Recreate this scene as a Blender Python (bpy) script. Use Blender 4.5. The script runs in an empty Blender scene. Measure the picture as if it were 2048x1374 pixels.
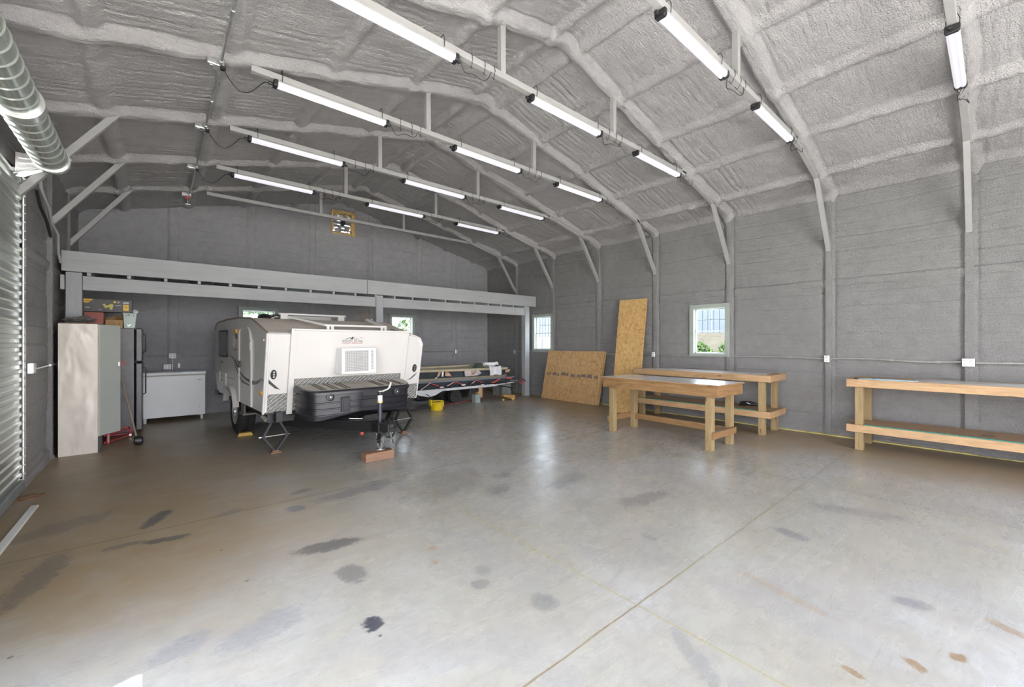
import bpy, math, random
import numpy as np
from mathutils import Vector, Matrix
from math import sin, cos, pi, radians

sc = bpy.context.scene
COL = sc.collection
PI = pi
random.seed(7)

# ------------------------------------------------------------------ camera
cam = bpy.data.cameras.new('camera'); camo = bpy.data.objects.new('camera', cam); COL.objects.link(camo)
cam.sensor_fit = 'HORIZONTAL'; cam.sensor_width = 36.0
cam.lens = 36.0 * 834.7 / 2048.0
cam.shift_y = (685.2 - 687.0) / 2048.0
cam.clip_start = 0.05; cam.clip_end = 300
camo.location = (0, 0, 1.46)
camo.rotation_euler = (radians(90), 0, radians(-40.64))
sc.camera = camo

# ------------------------------------------------------------------ world, sun, exposure
w = bpy.data.worlds.new('sky'); sc.world = w; w.use_nodes = True
nt = w.node_tree; nt.nodes.clear()
wo = nt.nodes.new('ShaderNodeOutputWorld'); bg = nt.nodes.new('ShaderNodeBackground')
tc = nt.nodes.new('ShaderNodeTexCoord'); sx = nt.nodes.new('ShaderNodeSeparateXYZ'); cr = nt.nodes.new('ShaderNodeValToRGB')
nt.links.new(tc.outputs['Generated'], sx.inputs[0]); nt.links.new(sx.outputs['Z'], cr.inputs[0])
cr.color_ramp.elements[0].position = 0.0; cr.color_ramp.elements[0].color = (0.98, 0.96, 1.0, 1)
cr.color_ramp.elements[1].position = 0.7; cr.color_ramp.elements[1].color = (0.80, 0.86, 1.0, 1)
nt.links.new(cr.outputs[0], bg.inputs[0]); bg.inputs[1].default_value = 5.0
nt.links.new(bg.outputs[0], wo.inputs[0])

sun = bpy.data.lights.new('sun', 'SUN'); sun.energy = 24; sun.angle = radians(0.6); sun.color = (1.0, 0.965, 0.91)
suno = bpy.data.objects.new('sun', sun); COL.objects.link(suno)
suno.location = (-20, -4, 40)
sdir = Vector((1.077, 0.26, -3.02)).normalized()
suno.rotation_euler = sdir.to_track_quat('-Z', 'Y').to_euler()

sc.view_settings.view_transform = 'Standard'
sc.view_settings.look = 'None'
sc.view_settings.exposure = 1.36
sc.view_settings.gamma = 1.0
sc.view_settings.use_curve_mapping = False
cy = sc.cycles
cy.use_denoising = True
cy.max_bounces = 10; cy.diffuse_bounces = 6; cy.glossy_bounces = 4; cy.transparent_max_bounces = 12
cy.sample_clamp_indirect = 6.0
cy.caustics_reflective = False; cy.caustics_refractive = False

def portal(name, loc, rot, sx_, sy_):
    l = bpy.data.lights.new(name, 'AREA'); l.shape = 'RECTANGLE'; l.size = sx_; l.size_y = sy_
    l.cycles.is_portal = True
    o = bpy.data.objects.new(name, l); COL.objects.link(o); o.location = loc; o.rotation_euler = rot
    return o

# room numbers (metres); the camera stands at x=0, y=0
XL, XR, YB, YF = -1.0, 8.1, 10.65, -3.4
ZE, RID, SL = 3.82, 3.55, 0.245          # eave height of the roof skin, ridge x, slope
FRAMES = [-2.77, -1.26, 0.25, 1.75, 3.26, 4.76, 6.26, 7.77, 9.27]
OPEN_L = (-1.2, 2.23, 3.1)               # open roll-up doorway in the left wall
OPEN_F = (-0.6, 5.6, 3.5)                 # open doorway in the front wall
WR = [(3.31, 3.93, 1.24, 2.13), (7.82, 8.47, 1.27, 2.17), (-1.0, -0.38, 1.24, 2.13)]
WB = [(1.45, 2.08, 1.24, 2.17), (4.86, 5.48, 1.24, 2.17)]
portal('portal_left', (XL - 0.05, (OPEN_L[0] + OPEN_L[1]) / 2, OPEN_L[2] / 2), (0, radians(-90), 0), OPEN_L[2], OPEN_L[1] - OPEN_L[0])
portal('portal_front', ((OPEN_F[0] + OPEN_F[1]) / 2, YF - 0.05, OPEN_F[2] / 2), (radians(90), 0, 0), OPEN_F[1] - OPEN_F[0], OPEN_F[2])
for i, (a, b, c, d) in enumerate(WR):
    portal('portal_right', (XR + 0.16, (a + b) / 2, (c + d) / 2), (0, radians(90), 0), d - c, b - a)
for i, (a, b, c, d) in enumerate(WB):
    portal('portal_back', ((a + b) / 2, YB + 0.16, (c + d) / 2), (radians(-90), 0, 0), b - a, d - c)

# ------------------------------------------------------------------ materials
MATS = {}
class N:
    """small helper around a material's node tree"""
    def __init__(s, name):
        s.m = bpy.data.materials.new(name); s.m.use_nodes = True; s.t = s.m.node_tree
        s.b = s.t.nodes['Principled BSDF']; s.tc = s.t.nodes.new('ShaderNodeTexCoord')
    def new(s, t, **k):
        n = s.t.nodes.new(t)
        for a, v in k.items():
            if a.startswith('i_'): n.inputs[a[2:].replace('_', ' ')].default_value = v
            else: setattr(n, a, v)
        return n
    def link(s, a, b): s.t.links.new(a, b)
    def map(s, scale=(1, 1, 1), rot=(0, 0, 0), loc=(0, 0, 0)):
        n = s.new('ShaderNodeMapping'); s.link(s.tc.outputs['Object'], n.inputs[0])
        n.inputs['Scale'].default_value = scale; n.inputs['Rotation'].default_value = rot; n.inputs['Location'].default_value = loc
        return n.outputs[0]
    def noise(s, vec, scale, detail=4, rough=0.55, dist=0.0):
        n = s.new('ShaderNodeTexNoise'); s.link(vec, n.inputs['Vector']); n.inputs['Scale'].default_value = scale
        n.inputs['Detail'].default_value = detail; n.inputs['Roughness'].default_value = rough; n.inputs['Distortion'].default_value = dist
        return n.outputs['Fac']
    def ramp(s, fac, stops):
        n = s.new('ShaderNodeValToRGB'); s.link(fac, n.inputs[0]); cr = n.color_ramp
        while len(cr.elements) < len(stops): cr.elements.new(0.5)
        for e, (p, c) in zip(cr.elements, stops):
            e.position = p; e.color = (*c, 1) if len(c) == 3 else c
        return n.outputs[0]
    def math(s, op, a, b=None, clamp=False):
        n = s.new('ShaderNodeMath', operation=op); n.use_clamp = clamp
        for i, v in enumerate((a, b)):
            if v is None: continue
            if isinstance(v, (int, float)): n.inputs[i].default_value = v
            else: s.link(v, n.inputs[i])
        return n.outputs[0]
    def mix(s, fac, a, b, mode='MIX'):
        n = s.new('ShaderNodeMix', data_type='RGBA', blend_type=mode)
        for k, v in ((0, fac), (6, a), (7, b)):
            if isinstance(v, (int, float)): n.inputs[k].default_value = v
            elif isinstance(v, tuple): n.inputs[k].default_value = (*v, 1)
            else: s.link(v, n.inputs[k])
        return n.outputs[2]
    def bump(s, h, strength=0.3, dist=0.01):
        n = s.new('ShaderNodeBump'); s.link(h, n.inputs['Height']); n.inputs['Strength'].default_value = strength
        n.inputs['Distance'].default_value = dist; s.link(n.outputs[0], s.b.inputs['Normal'])
    def base(s, c):
        if isinstance(c, tuple): s.b.inputs['Base Color'].default_value = (*c, 1)
        else: s.link(c, s.b.inputs['Base Color'])
    def set(s, rough=None, metal=None, spec=None):
        if rough is not None:
            if isinstance(rough, (int, float)): s.b.inputs['Roughness'].default_value = rough
            else: s.link(rough, s.b.inputs['Roughness'])
        if metal is not None: s.b.inputs['Metallic'].default_value = metal
        if spec is not None: s.b.inputs['Specular IOR Level'].default_value = spec

def paint(name, col, rough=0.5, metal=0.0, var=0.12, scale=6.0, bump=0.0, bscale=80):
    """plain painted / moulded surface with slight procedural unevenness"""
    if name in MATS: return MATS[name]
    n = N(name); v = n.map()
    f = n.noise(v, scale, 4)
    lo = tuple(max(0, c * (1 - var)) for c in col); hi = tuple(min(1, c * (1 + var)) for c in col)
    n.base(n.ramp(f, [(0.3, lo), (0.7, hi)])); n.set(rough, metal)
    if bump: n.bump(n.noise(v, bscale, 3), bump, 0.004)
    MATS[name] = n.m; return n.m

def foam_mat(name, c0, c1, rib_axis, spec=0.5, stw=0.65):
    n = N(name); v = n.map()
    big = n.noise(v, 0.9, 5, 0.6); med = n.noise(v, 7, 5, 0.6)
    col = n.mix(big, c0, c1); col = n.mix(n.math('MULTIPLY', n.ramp(med, [(0.35, (0, 0, 0)), (0.7, (1, 1, 1))]), 0.30), col, tuple(x * 0.6 for x in c0))
    n.base(col); n.set(0.33, 0, spec)
    sc_ = {'x': (1.2, 26, 26), 'y': (26, 1.2, 26), 'z': (26, 26, 1.2)}[rib_axis]   # long strokes along rib_axis
    st = n.noise(n.map(sc_), 1.6, 3, 0.6, 0.4)
    fine = n.noise(v, 62, 3, 0.65, 0.6)
    h = n.math('ADD', n.math('MULTIPLY', st, stw), n.math('MULTIPLY', fine, 0.6))
    n.bump(h, 1.0, 0.032)
    return n.m

def wood_mat(name, c0, c1, axis, scale=1.0, rough=0.6, knots=True):
    n = N(name)
    s = {'x': (1.1, 14, 14), 'y': (14, 1.1, 14), 'z': (14, 14, 1.1)}[axis]
    v = n.map(tuple(q * scale for q in s))
    g = n.noise(v, 1.5, 6, 0.65, 1.6)
    big = n.noise(n.map(), 3.0, 3)
    col = n.ramp(g, [(0.33, c0), (0.5, tuple((a + b) / 2 for a, b in zip(c0, c1))), (0.68, c1)])
    col = n.mix(n.math('MULTIPLY', big, 0.4), col, tuple(x * 0.6 for x in c0))
    if knots:
        ks = {'x': (2.2, 9, 9), 'y': (9, 2.2, 9), 'z': (9, 9, 2.2)}[axis]
        vo = n.new('ShaderNodeTexVoronoi'); n.link(n.map(ks), vo.inputs['Vector']); vo.inputs['Scale'].default_value = 1.0
        k = n.ramp(vo.outputs['Distance'], [(0.06, (1, 1, 1)), (0.13, (0, 0, 0))])
        col = n.mix(n.math('MULTIPLY', k, 0.8), col, (0.10, 0.045, 0.02))
    n.base(col); n.set(rough); n.bump(g, 0.25, 0.003)
    return n.m

def osb_mat(name, tint=1.0):
    n = N(name); v = n.map((1, 1, 1))
    vo = n.new('ShaderNodeTexVoronoi'); n.link(n.map((26, 13, 9), (0.4, 0.7, 0.2)), vo.inputs['Vector']); vo.inputs['Scale'].default_value = 1.6
    vo2 = n.new('ShaderNodeTexVoronoi'); n.link(n.map((11, 24, 30), (0.9, 0.1, 0.5)), vo2.inputs['Vector']); vo2.inputs['Scale'].default_value = 1.4
    a = n.new('ShaderNodeSeparateColor'); n.link(vo.outputs['Color'], a.inputs[0])
    b = n.new('ShaderNodeSeparateColor'); n.link(vo2.outputs['Color'], b.inputs[0])
    f = n.math('MULTIPLY', n.math('ADD', a.outputs[0], b.outputs[1]), 0.5)
    col = n.ramp(f, [(0.08, (0.36 * tint, 0.20 * tint, 0.075)), (0.24, (0.53 * tint, 0.325 * tint, 0.125)), (0.6, (0.60 * tint, 0.385 * tint, 0.16)), (0.95, (0.68 * tint, 0.47 * tint, 0.22))])
    big = n.noise(v, 1.6, 4)
    col = n.mix(n.math('MULTIPLY', big, 0.35), col, (0.46, 0.28, 0.12))
    n.base(col); n.set(0.7); n.bump(f, 0.3, 0.003)
    return n.m

def emit(name, col, strength):
    m = bpy.data.materials.new(name); m.use_nodes = True; t = m.node_tree
    b = t.nodes['Principled BSDF']; b.inputs['Base Color'].default_value = (*[c * 0.3 for c in col], 1)
    b.inputs['Emission Color'].default_value = (*col, 1); b.inputs['Emission Strength'].default_value = strength
    b.inputs['Roughness'].default_value = 0.4
    return m

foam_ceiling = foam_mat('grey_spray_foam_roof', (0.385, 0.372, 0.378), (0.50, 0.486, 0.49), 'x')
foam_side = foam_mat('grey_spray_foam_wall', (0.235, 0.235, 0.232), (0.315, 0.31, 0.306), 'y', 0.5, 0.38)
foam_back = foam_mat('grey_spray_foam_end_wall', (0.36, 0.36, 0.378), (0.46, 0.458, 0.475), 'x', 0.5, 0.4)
frame_grey = paint('grey_painted_steel', (0.35, 0.345, 0.34), 0.45, var=0.06)
board_grey = wood_mat('grey_painted_timber', (0.36, 0.37, 0.375), (0.44, 0.45, 0.455), 'x', 0.6, 0.6, False)
board_grey_z = wood_mat('grey_painted_post_timber', (0.33, 0.34, 0.35), (0.40, 0.41, 0.42), 'z', 0.6, 0.6, False)
black_plastic = paint('black_plastic', (0.018, 0.018, 0.02), 0.42)
black_metal = paint('black_metal', (0.012, 0.012, 0.013), 0.5, 0.2)
white_plastic = paint('white_plastic', (0.80, 0.80, 0.79), 0.4, var=0.04)
galv = paint('galvanised_steel', (0.62, 0.64, 0.64), 0.32, 0.85, 0.15, 14)
bright_steel = paint('bright_zinc', (0.75, 0.75, 0.74), 0.28, 0.8, 0.1, 20)

# ------------------------------------------------------------------ mesh helpers
PM = {}   # world matrix of each parent by name
class MB:
    def __init__(s): s.v = []; s.f = []
    def add(s, vs, fs):
        o = len(s.v); s.v += [tuple(v) for v in vs]; s.f += [tuple(i + o for i in f) for f in fs]; return s
    def box(s, x0, x1, y0, y1, z0, z1):
        return s.add([(x0, y0, z0), (x1, y0, z0), (x1, y1, z0), (x0, y1, z0), (x0, y0, z1), (x1, y0, z1), (x1, y1, z1), (x0, y1, z1)],
                     [(0, 3, 2, 1), (4, 5, 6, 7), (0, 1, 5, 4), (1, 2, 6, 5), (2, 3, 7, 6), (3, 0, 4, 7)])
    def beam(s, p0, p1, w_, h_, up=(0, 0, 1)):
        p0 = Vector(p0); p1 = Vector(p1); d = (p1 - p0).normalized(); up = Vector(up)
        a = d.cross(up)
        if a.length < 1e-4: a = d.cross(Vector((1, 0, 0)))
        a.normalize(); b = a.cross(d).normalized(); vs = []
        for p in (p0, p1):
            for i, j in ((-1, -1), (1, -1), (1, 1), (-1, 1)): vs.append(p + a * (i * w_ / 2) + b * (j * h_ / 2))
        return s.add(vs, [(3, 2, 1, 0), (4, 5, 6, 7), (0, 1, 5, 4), (1, 2, 6, 5), (2, 3, 7, 6), (3, 0, 4, 7)])
    def tube(s, pts, r, n=8, cap=True):
        pts = [Vector(p) for p in pts]; vs = []; fs = []
        prev = None
        for i, p in enumerate(pts):
            d = (pts[min(i + 1, len(pts) - 1)] - pts[max(i - 1, 0)])
            d = d.normalized() if d.length > 1e-9 else Vector((0, 0, 1))
            if prev is None:
                a = d.orthogonal().normalized()
            else:
                a = prev - d * prev.dot(d)
                a = a.normalized() if a.length > 1e-6 else d.orthogonal().normalized()
            prev = a; b = d.cross(a); rr = r[i] if isinstance(r, (list, tuple)) else r
            for k in range(n):
                t = 2 * PI * k / n; vs.append(p + a * (cos(t) * rr) + b * (sin(t) * rr))
        for i in range(len(pts) - 1):
            for k in range(n):
                q = (k + 1) % n; fs.append((i * n + k, i * n + q, (i + 1) * n + q, (i + 1) * n + k))
        if cap:
            fs.append(tuple(range(n - 1, -1, -1))); m = (len(pts) - 1) * n; fs.append(tuple(range(m, m + n)))
        return s.add(vs, fs)
    def cyl(s, p0, p1, r, n=20): return s.tube([p0, p1], r, n)
    def lathe(s, prof, c, axis='z', n=32, cap=True):
        vs = []; fs = []
        for (r, h) in prof:
            for k in range(n):
                t = 2 * PI * k / n; a, b = r * cos(t), r * sin(t)
                vs.append({'z': (c[0] + a, c[1] + b, c[2] + h), 'x': (c[0] + h, c[1] + a, c[2] + b), 'y': (c[0] + b, c[1] + h, c[2] + a)}[axis])
        for i in range(len(prof) - 1):
            for k in range(n):
                q = (k + 1) % n; fs.append((i * n + k, i * n + q, (i + 1) * n + q, (i + 1) * n + k))
        if cap: fs.append(tuple(range(n - 1, -1, -1))); m = (len(prof) - 1) * n; fs.append(tuple(range(m, m + n)))
        return s.add(vs, fs)
    def prism(s, poly, a0, a1, axis):
        """poly of 2-D points extruded along axis; x: (y,z), y: (x,z), z: (x,y)"""
        n = len(poly); P = {'x': lambda p, a: (a, p[0], p[1]), 'y': lambda p, a: (p[0], a, p[1]), 'z': lambda p, a: (p[0], p[1], a)}[axis]
        vs = [P(p, a0) for p in poly] + [P(p, a1) for p in poly]
        fs = [tuple(range(n)), tuple(range(2 * n - 1, n - 1, -1))] + [(i, n + i, n + (i + 1) % n, (i + 1) % n) for i in range(n)]
        return s.add(vs, fs)
    def build(s, name, mat, parent=None, world=False, smooth=False, bevel=0.0, loc=None):
        vs = s.v
        if parent is not None and world:
            inv = PM[parent.name].inverted(); vs = [inv @ Vector(v) for v in vs]
        me = bpy.data.meshes.new(name); me.from_pydata([tuple(v) for v in vs], [], s.f); me.update()
        import bmesh
        bm = bmesh.new(); bm.from_mesh(me); bmesh.ops.recalc_face_normals(bm, faces=bm.faces); bm.to_mesh(me); bm.free()
        if smooth:
            for p in me.polygons: p.use_smooth = True
            me.update()
            try: me.set_sharp_from_angle(angle=radians(38))
            except Exception: pass
        me.materials.append(mat)
        o = bpy.data.objects.new(name, me); COL.objects.link(o)
        if parent is not None:
            o.parent = parent; PM[o.name] = PM[parent.name].copy()
        elif loc is not None:
            L = Vector(loc)
            for v in me.vertices: v.co -= L
            o.location = L
        if bevel:
            b = o.modifiers.new('bevel', 'BEVEL'); b.width = bevel; b.segments = 2; b.limit_method = 'ANGLE'; b.angle_limit = radians(40)
        return o

def tag(o, label=None, cat=None, group=None, kind=None):
    if label: o['label'] = label
    if cat: o['category'] = cat
    if group: o['group'] = group
    if kind: o['kind'] = kind
    return o
def thing(name, label, cat, loc=(0, 0, 0), rotz=0.0, group=None):
    o = bpy.data.objects.new(name, None); COL.objects.link(o); o.empty_display_size = 0.1
    o.location = loc; o.rotation_euler = (0, 0, rotz)
    PM[o.name] = Matrix.Translation(Vector(loc)) @ Matrix.Rotation(rotz, 4, 'Z')
    return tag(o, label, cat, group)
def struct(o): o['kind'] = 'structure'; return o
def clone(o, parent=None):
    c = o.copy(); COL.objects.link(c)
    if parent is not None: c.parent = parent
    for ch in list(o.children): clone(ch, c)
    return c
def text(s, size, mat, parent, name, pos, rot, ex=0.001, align='LEFT', sx_=1.0):
    cu = bpy.data.curves.new(name, 'FONT'); cu.body = s; cu.size = size; cu.extrude = ex; cu.align_x = align
    cu.materials.append(mat); o = bpy.data.objects.new(name, cu); COL.objects.link(o)
    bpy.context.view_layer.update()
    me = bpy.data.meshes.new_from_object(o); bpy.data.objects.remove(o)
    o = bpy.data.objects.new(name, me); COL.objects.link(o)
    o.parent = parent; o.location = pos; o.rotation_euler = rot; o.scale = (sx_, 1, 1)
    return o

def h2(ix, iy, seed):
    q = np.sin(ix * 127.1 + iy * 311.7 + seed * 74.7) * 43758.5453
    return q - np.floor(q)
def vn(x, y, seed=0.0):
    ix = np.floor(x); iy = np.floor(y); fx = x - ix; fy = y - iy
    fx = fx * fx * (3 - 2 * fx); fy = fy * fy * (3 - 2 * fy)
    a = h2(ix, iy, seed); b = h2(ix + 1, iy, seed); c = h2(ix, iy + 1, seed); d = h2(ix + 1, iy + 1, seed)
    return (a * (1 - fx) + b * fx) * (1 - fy) + (c * (1 - fx) + d * fx) * fy
def fbm(x, y, seed=0.0, o=3):
    r = 0; a = 0.5
    for i in range(o): r = r + a * vn(x * 2 ** i, y * 2 ** i, seed + i * 3.1); a *= 0.5
    return r
def ridge(d, flat, fil):
    """1 on the flat top, easing to 0 over the fillet"""
    t = np.clip((np.abs(d) - flat) / fil, 0, 1)
    return 1 - t * t * (3 - 2 * t)
def axis_pts(a, b, step, extra=()):
    p = list(np.linspace(a, b, int(round((b - a) / step)) + 1)) + list(extra)
    p = sorted(p); out = [p[0]]
    for q in p[1:]:
        if q - out[-1] > 1e-4: out.append(q)
    ex = [e for e in extra]
    res = []
    for q in out:
        if q in ex or all(abs(q - e) > step * 0.35 for e in ex) or q in (out[0], out[-1]): res.append(q)
    return np.array(res)
def sheet(name, U, V, P, holes, mat):
    """grid surface P(u,v) -> (n,3); faces whose centre falls in a hole are left out"""
    uu, vv = np.meshgrid(U, V, indexing='ij'); pts = P(uu.ravel(), vv.ravel())
    nu, nv = len(U), len(V)
    i, j = np.meshgrid(np.arange(nu - 1), np.arange(nv - 1), indexing='ij'); i = i.ravel(); j = j.ravel()
    cu = (U[i] + U[i + 1]) / 2; cv = (V[j] + V[j + 1]) / 2; keep = np.ones(len(i), bool)
    for h in holes: keep &= ~h(cu, cv)
    i = i[keep]; j = j[keep]; a = i * nv + j
    q = np.stack([a, a + nv, a + nv + 1, a + 1], 1)
    me = bpy.data.meshes.new(name); me.vertices.add(len(pts)); me.vertices.foreach_set('co', pts.astype(np.float32).ravel())
    me.loops.add(q.size); me.loops.foreach_set('vertex_index', q.astype(np.int32).ravel())
    me.polygons.add(len(q)); me.polygons.foreach_set('loop_start', np.arange(0, q.size, 4, dtype=np.int32))
    me.polygons.foreach_set('use_smooth', np.ones(len(q), bool)); me.update(calc_edges=True); me.validate()
    me.materials.append(mat)
    o = bpy.data.objects.new(name, me); COL.objects.link(o); return o

# ------------------------------------------------------------------ setting: floor
def floor_mat():
    n = N('stained_concrete'); v = n.map()
    big = n.noise(v, 0.55, 5, 0.6, 0.6); med = n.noise(v, 2.6, 6, 0.65, 0.8)
    strk = n.noise(n.map((1, 1, 1), (0, 0, radians(35))), 1.0, 2)
    sw = n.noise(n.map((1.2, 5.5, 1), (0, 0, radians(-28))), 1.8, 6, 0.7, 1.2)
    col = n.ramp(big, [(0.30, (0.31, 0.30, 0.245)), (0.5, (0.37, 0.362, 0.325)), (0.72, (0.43, 0.435, 0.44))])
    col = n.mix(n.math('MULTIPLY', n.ramp(sw, [(0.46, (0, 0, 0)), (0.72, (1, 1, 1))]), 0.5), col, (0.30, 0.295, 0.28))
    col = n.mix(n.math('MULTIPLY', n.ramp(med, [(0.42, (0, 0, 0)), (0.75, (1, 1, 1))]), 0.35), col, (0.36, 0.31, 0.235))
    mot = n.noise(v, 9.0, 5, 0.7, 0.6)
    col = n.mix(n.math('MULTIPLY', n.ramp(mot, [(0.45, (0, 0, 0)), (0.75, (1, 1, 1))]), 0.40), col, (0.235, 0.225, 0.205))
    pt = n.noise(n.map((1, 1, 1), (0, 0, 0.5), (3.3, 1.7, 0)), 1.5, 5, 0.65, 1.0)
    col = n.mix(n.math('MULTIPLY', n.ramp(pt, [(0.48, (0, 0, 0)), (0.66, (1, 1, 1))]), 0.40), col, (0.29, 0.285, 0.295))
    sp = n.new('ShaderNodeSeparateXYZ'); n.link(n.tc.outputs['Object'], sp.inputs[0])
    X, Y = sp.outputs[0], sp.outputs[1]
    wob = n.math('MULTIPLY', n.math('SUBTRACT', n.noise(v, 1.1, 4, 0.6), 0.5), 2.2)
    # dusty brown dirt along the walls and inside the closed door, plus the benches' painted dark reflection
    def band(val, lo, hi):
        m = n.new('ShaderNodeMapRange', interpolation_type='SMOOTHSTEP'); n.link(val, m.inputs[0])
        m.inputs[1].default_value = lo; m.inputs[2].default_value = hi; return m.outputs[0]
    right = band(n.math('ADD', X, wob), 5.9, 7.3)  # dark reflection of benches and wall painted in, along with brown dirt
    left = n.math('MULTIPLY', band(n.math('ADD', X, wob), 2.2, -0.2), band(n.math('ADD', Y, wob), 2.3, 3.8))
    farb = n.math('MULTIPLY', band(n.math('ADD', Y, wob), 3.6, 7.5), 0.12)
    dirt = n.math('MAXIMUM', n.math('MULTIPLY', right, 0.95), n.math('MAXIMUM', n.math('MULTIPLY', left, 0.98), farb))  # joint mask: real dirt and the painted bench reflection
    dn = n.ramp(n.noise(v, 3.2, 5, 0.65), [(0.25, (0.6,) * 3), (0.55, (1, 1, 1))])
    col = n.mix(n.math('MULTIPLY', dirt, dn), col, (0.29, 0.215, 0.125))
    # oil and water stains, each an ellipse with a ragged edge
    rag = n.math('ADD', n.math('MULTIPLY', n.noise(v, 5.0, 5, 0.75, 1.0), 0.55), n.math('MULTIPLY', n.noise(v, 24.0, 4, 0.8, 0.5), 0.45))
    def stain(cx, cy, rx, ry, ang, colr, amt):
        nonlocal col
        c_, s_ = cos(ang), sin(ang)
        dx = n.math('SUBTRACT', X, cx); dy = n.math('SUBTRACT', Y, cy)
        a = n.math('DIVIDE', n.math('ADD', n.math('MULTIPLY', dx, c_), n.math('MULTIPLY', dy, s_)), rx)
        b = n.math('DIVIDE', n.math('SUBTRACT', n.math('MULTIPLY', dy, c_), n.math('MULTIPLY', dx, s_)), ry)
        d = n.math('ADD', n.math('ADD', n.math('MULTIPLY', a, a), n.math('MULTIPLY', b, b)), n.math('MULTIPLY', n.math('SUBTRACT', rag, 0.5), 6.5))
        m = n.new('ShaderNodeMapRange', interpolation_type='SMOOTHSTEP'); n.link(d, m.inputs[0])
        m.inputs[1].default_value = 1.5; m.inputs[2].default_value = 0.55; m.inputs[3].default_value = 0; m.inputs[4].default_value = amt
        col = n.mix(m.outputs[0], col, colr)
    for st in STAINS: stain(*st)
    # saw-cut joints
    jn = n.math('MULTIPLY', n.math('SUBTRACT', n.noise(v, 5, 2), 0.5), 0.012)
    def joint(val, c, wd, lim=None, cl=(0.198, 0.155, 0.073)):
        nonlocal col
        d = n.math('ABSOLUTE', n.math('ADD', n.math('SUBTRACT', val, c), jn))
        m = n.math('LESS_THAN', d, wd)
        if lim: m = n.math('MULTIPLY', m, lim)
        col = n.mix(n.math('MULTIPLY', m, 0.75), col, cl)
    joint(Y, 1.31, 0.0052); joint(X, 2.04, 0.006, cl=(0.317, 0.277, 0.145))
    joint(Y, 4.27, 0.009, cl=(0.145, 0.125, 0.086)); joint(X, 5.17, 0.007, cl=(0.112, 0.099, 0.079))
    joint(Y, 7.3, 0.005, cl=(0.132, 0.119, 0.086))
    spk = n.new('ShaderNodeTexVoronoi'); n.link(v, spk.inputs['Vector']); spk.inputs['Scale'].default_value = 3.1
    col = n.mix(n.math('MULTIPLY', n.math('LESS_THAN', spk.outputs['Distance'], 0.035), 0.7), col, (0.079, 0.059, 0.040))
    n.base(col)
    r = n.ramp(n.math('ADD', n.math('MULTIPLY', sw, 0.6), n.math('MULTIPLY', med, 0.4)), [(0.3, (0.19,) * 3), (0.7, (0.36,) * 3)])
    rr = n.mix(n.math('MULTIPLY', dirt, 0.7), r, (0.5, 0.5, 0.5))
    n.set(rr, 0, 0.55)
    n.bump(n.math('ADD', sw, n.math('MULTIPLY', rag, 0.4)), 0.16, 0.012)
    return n.m
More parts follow.
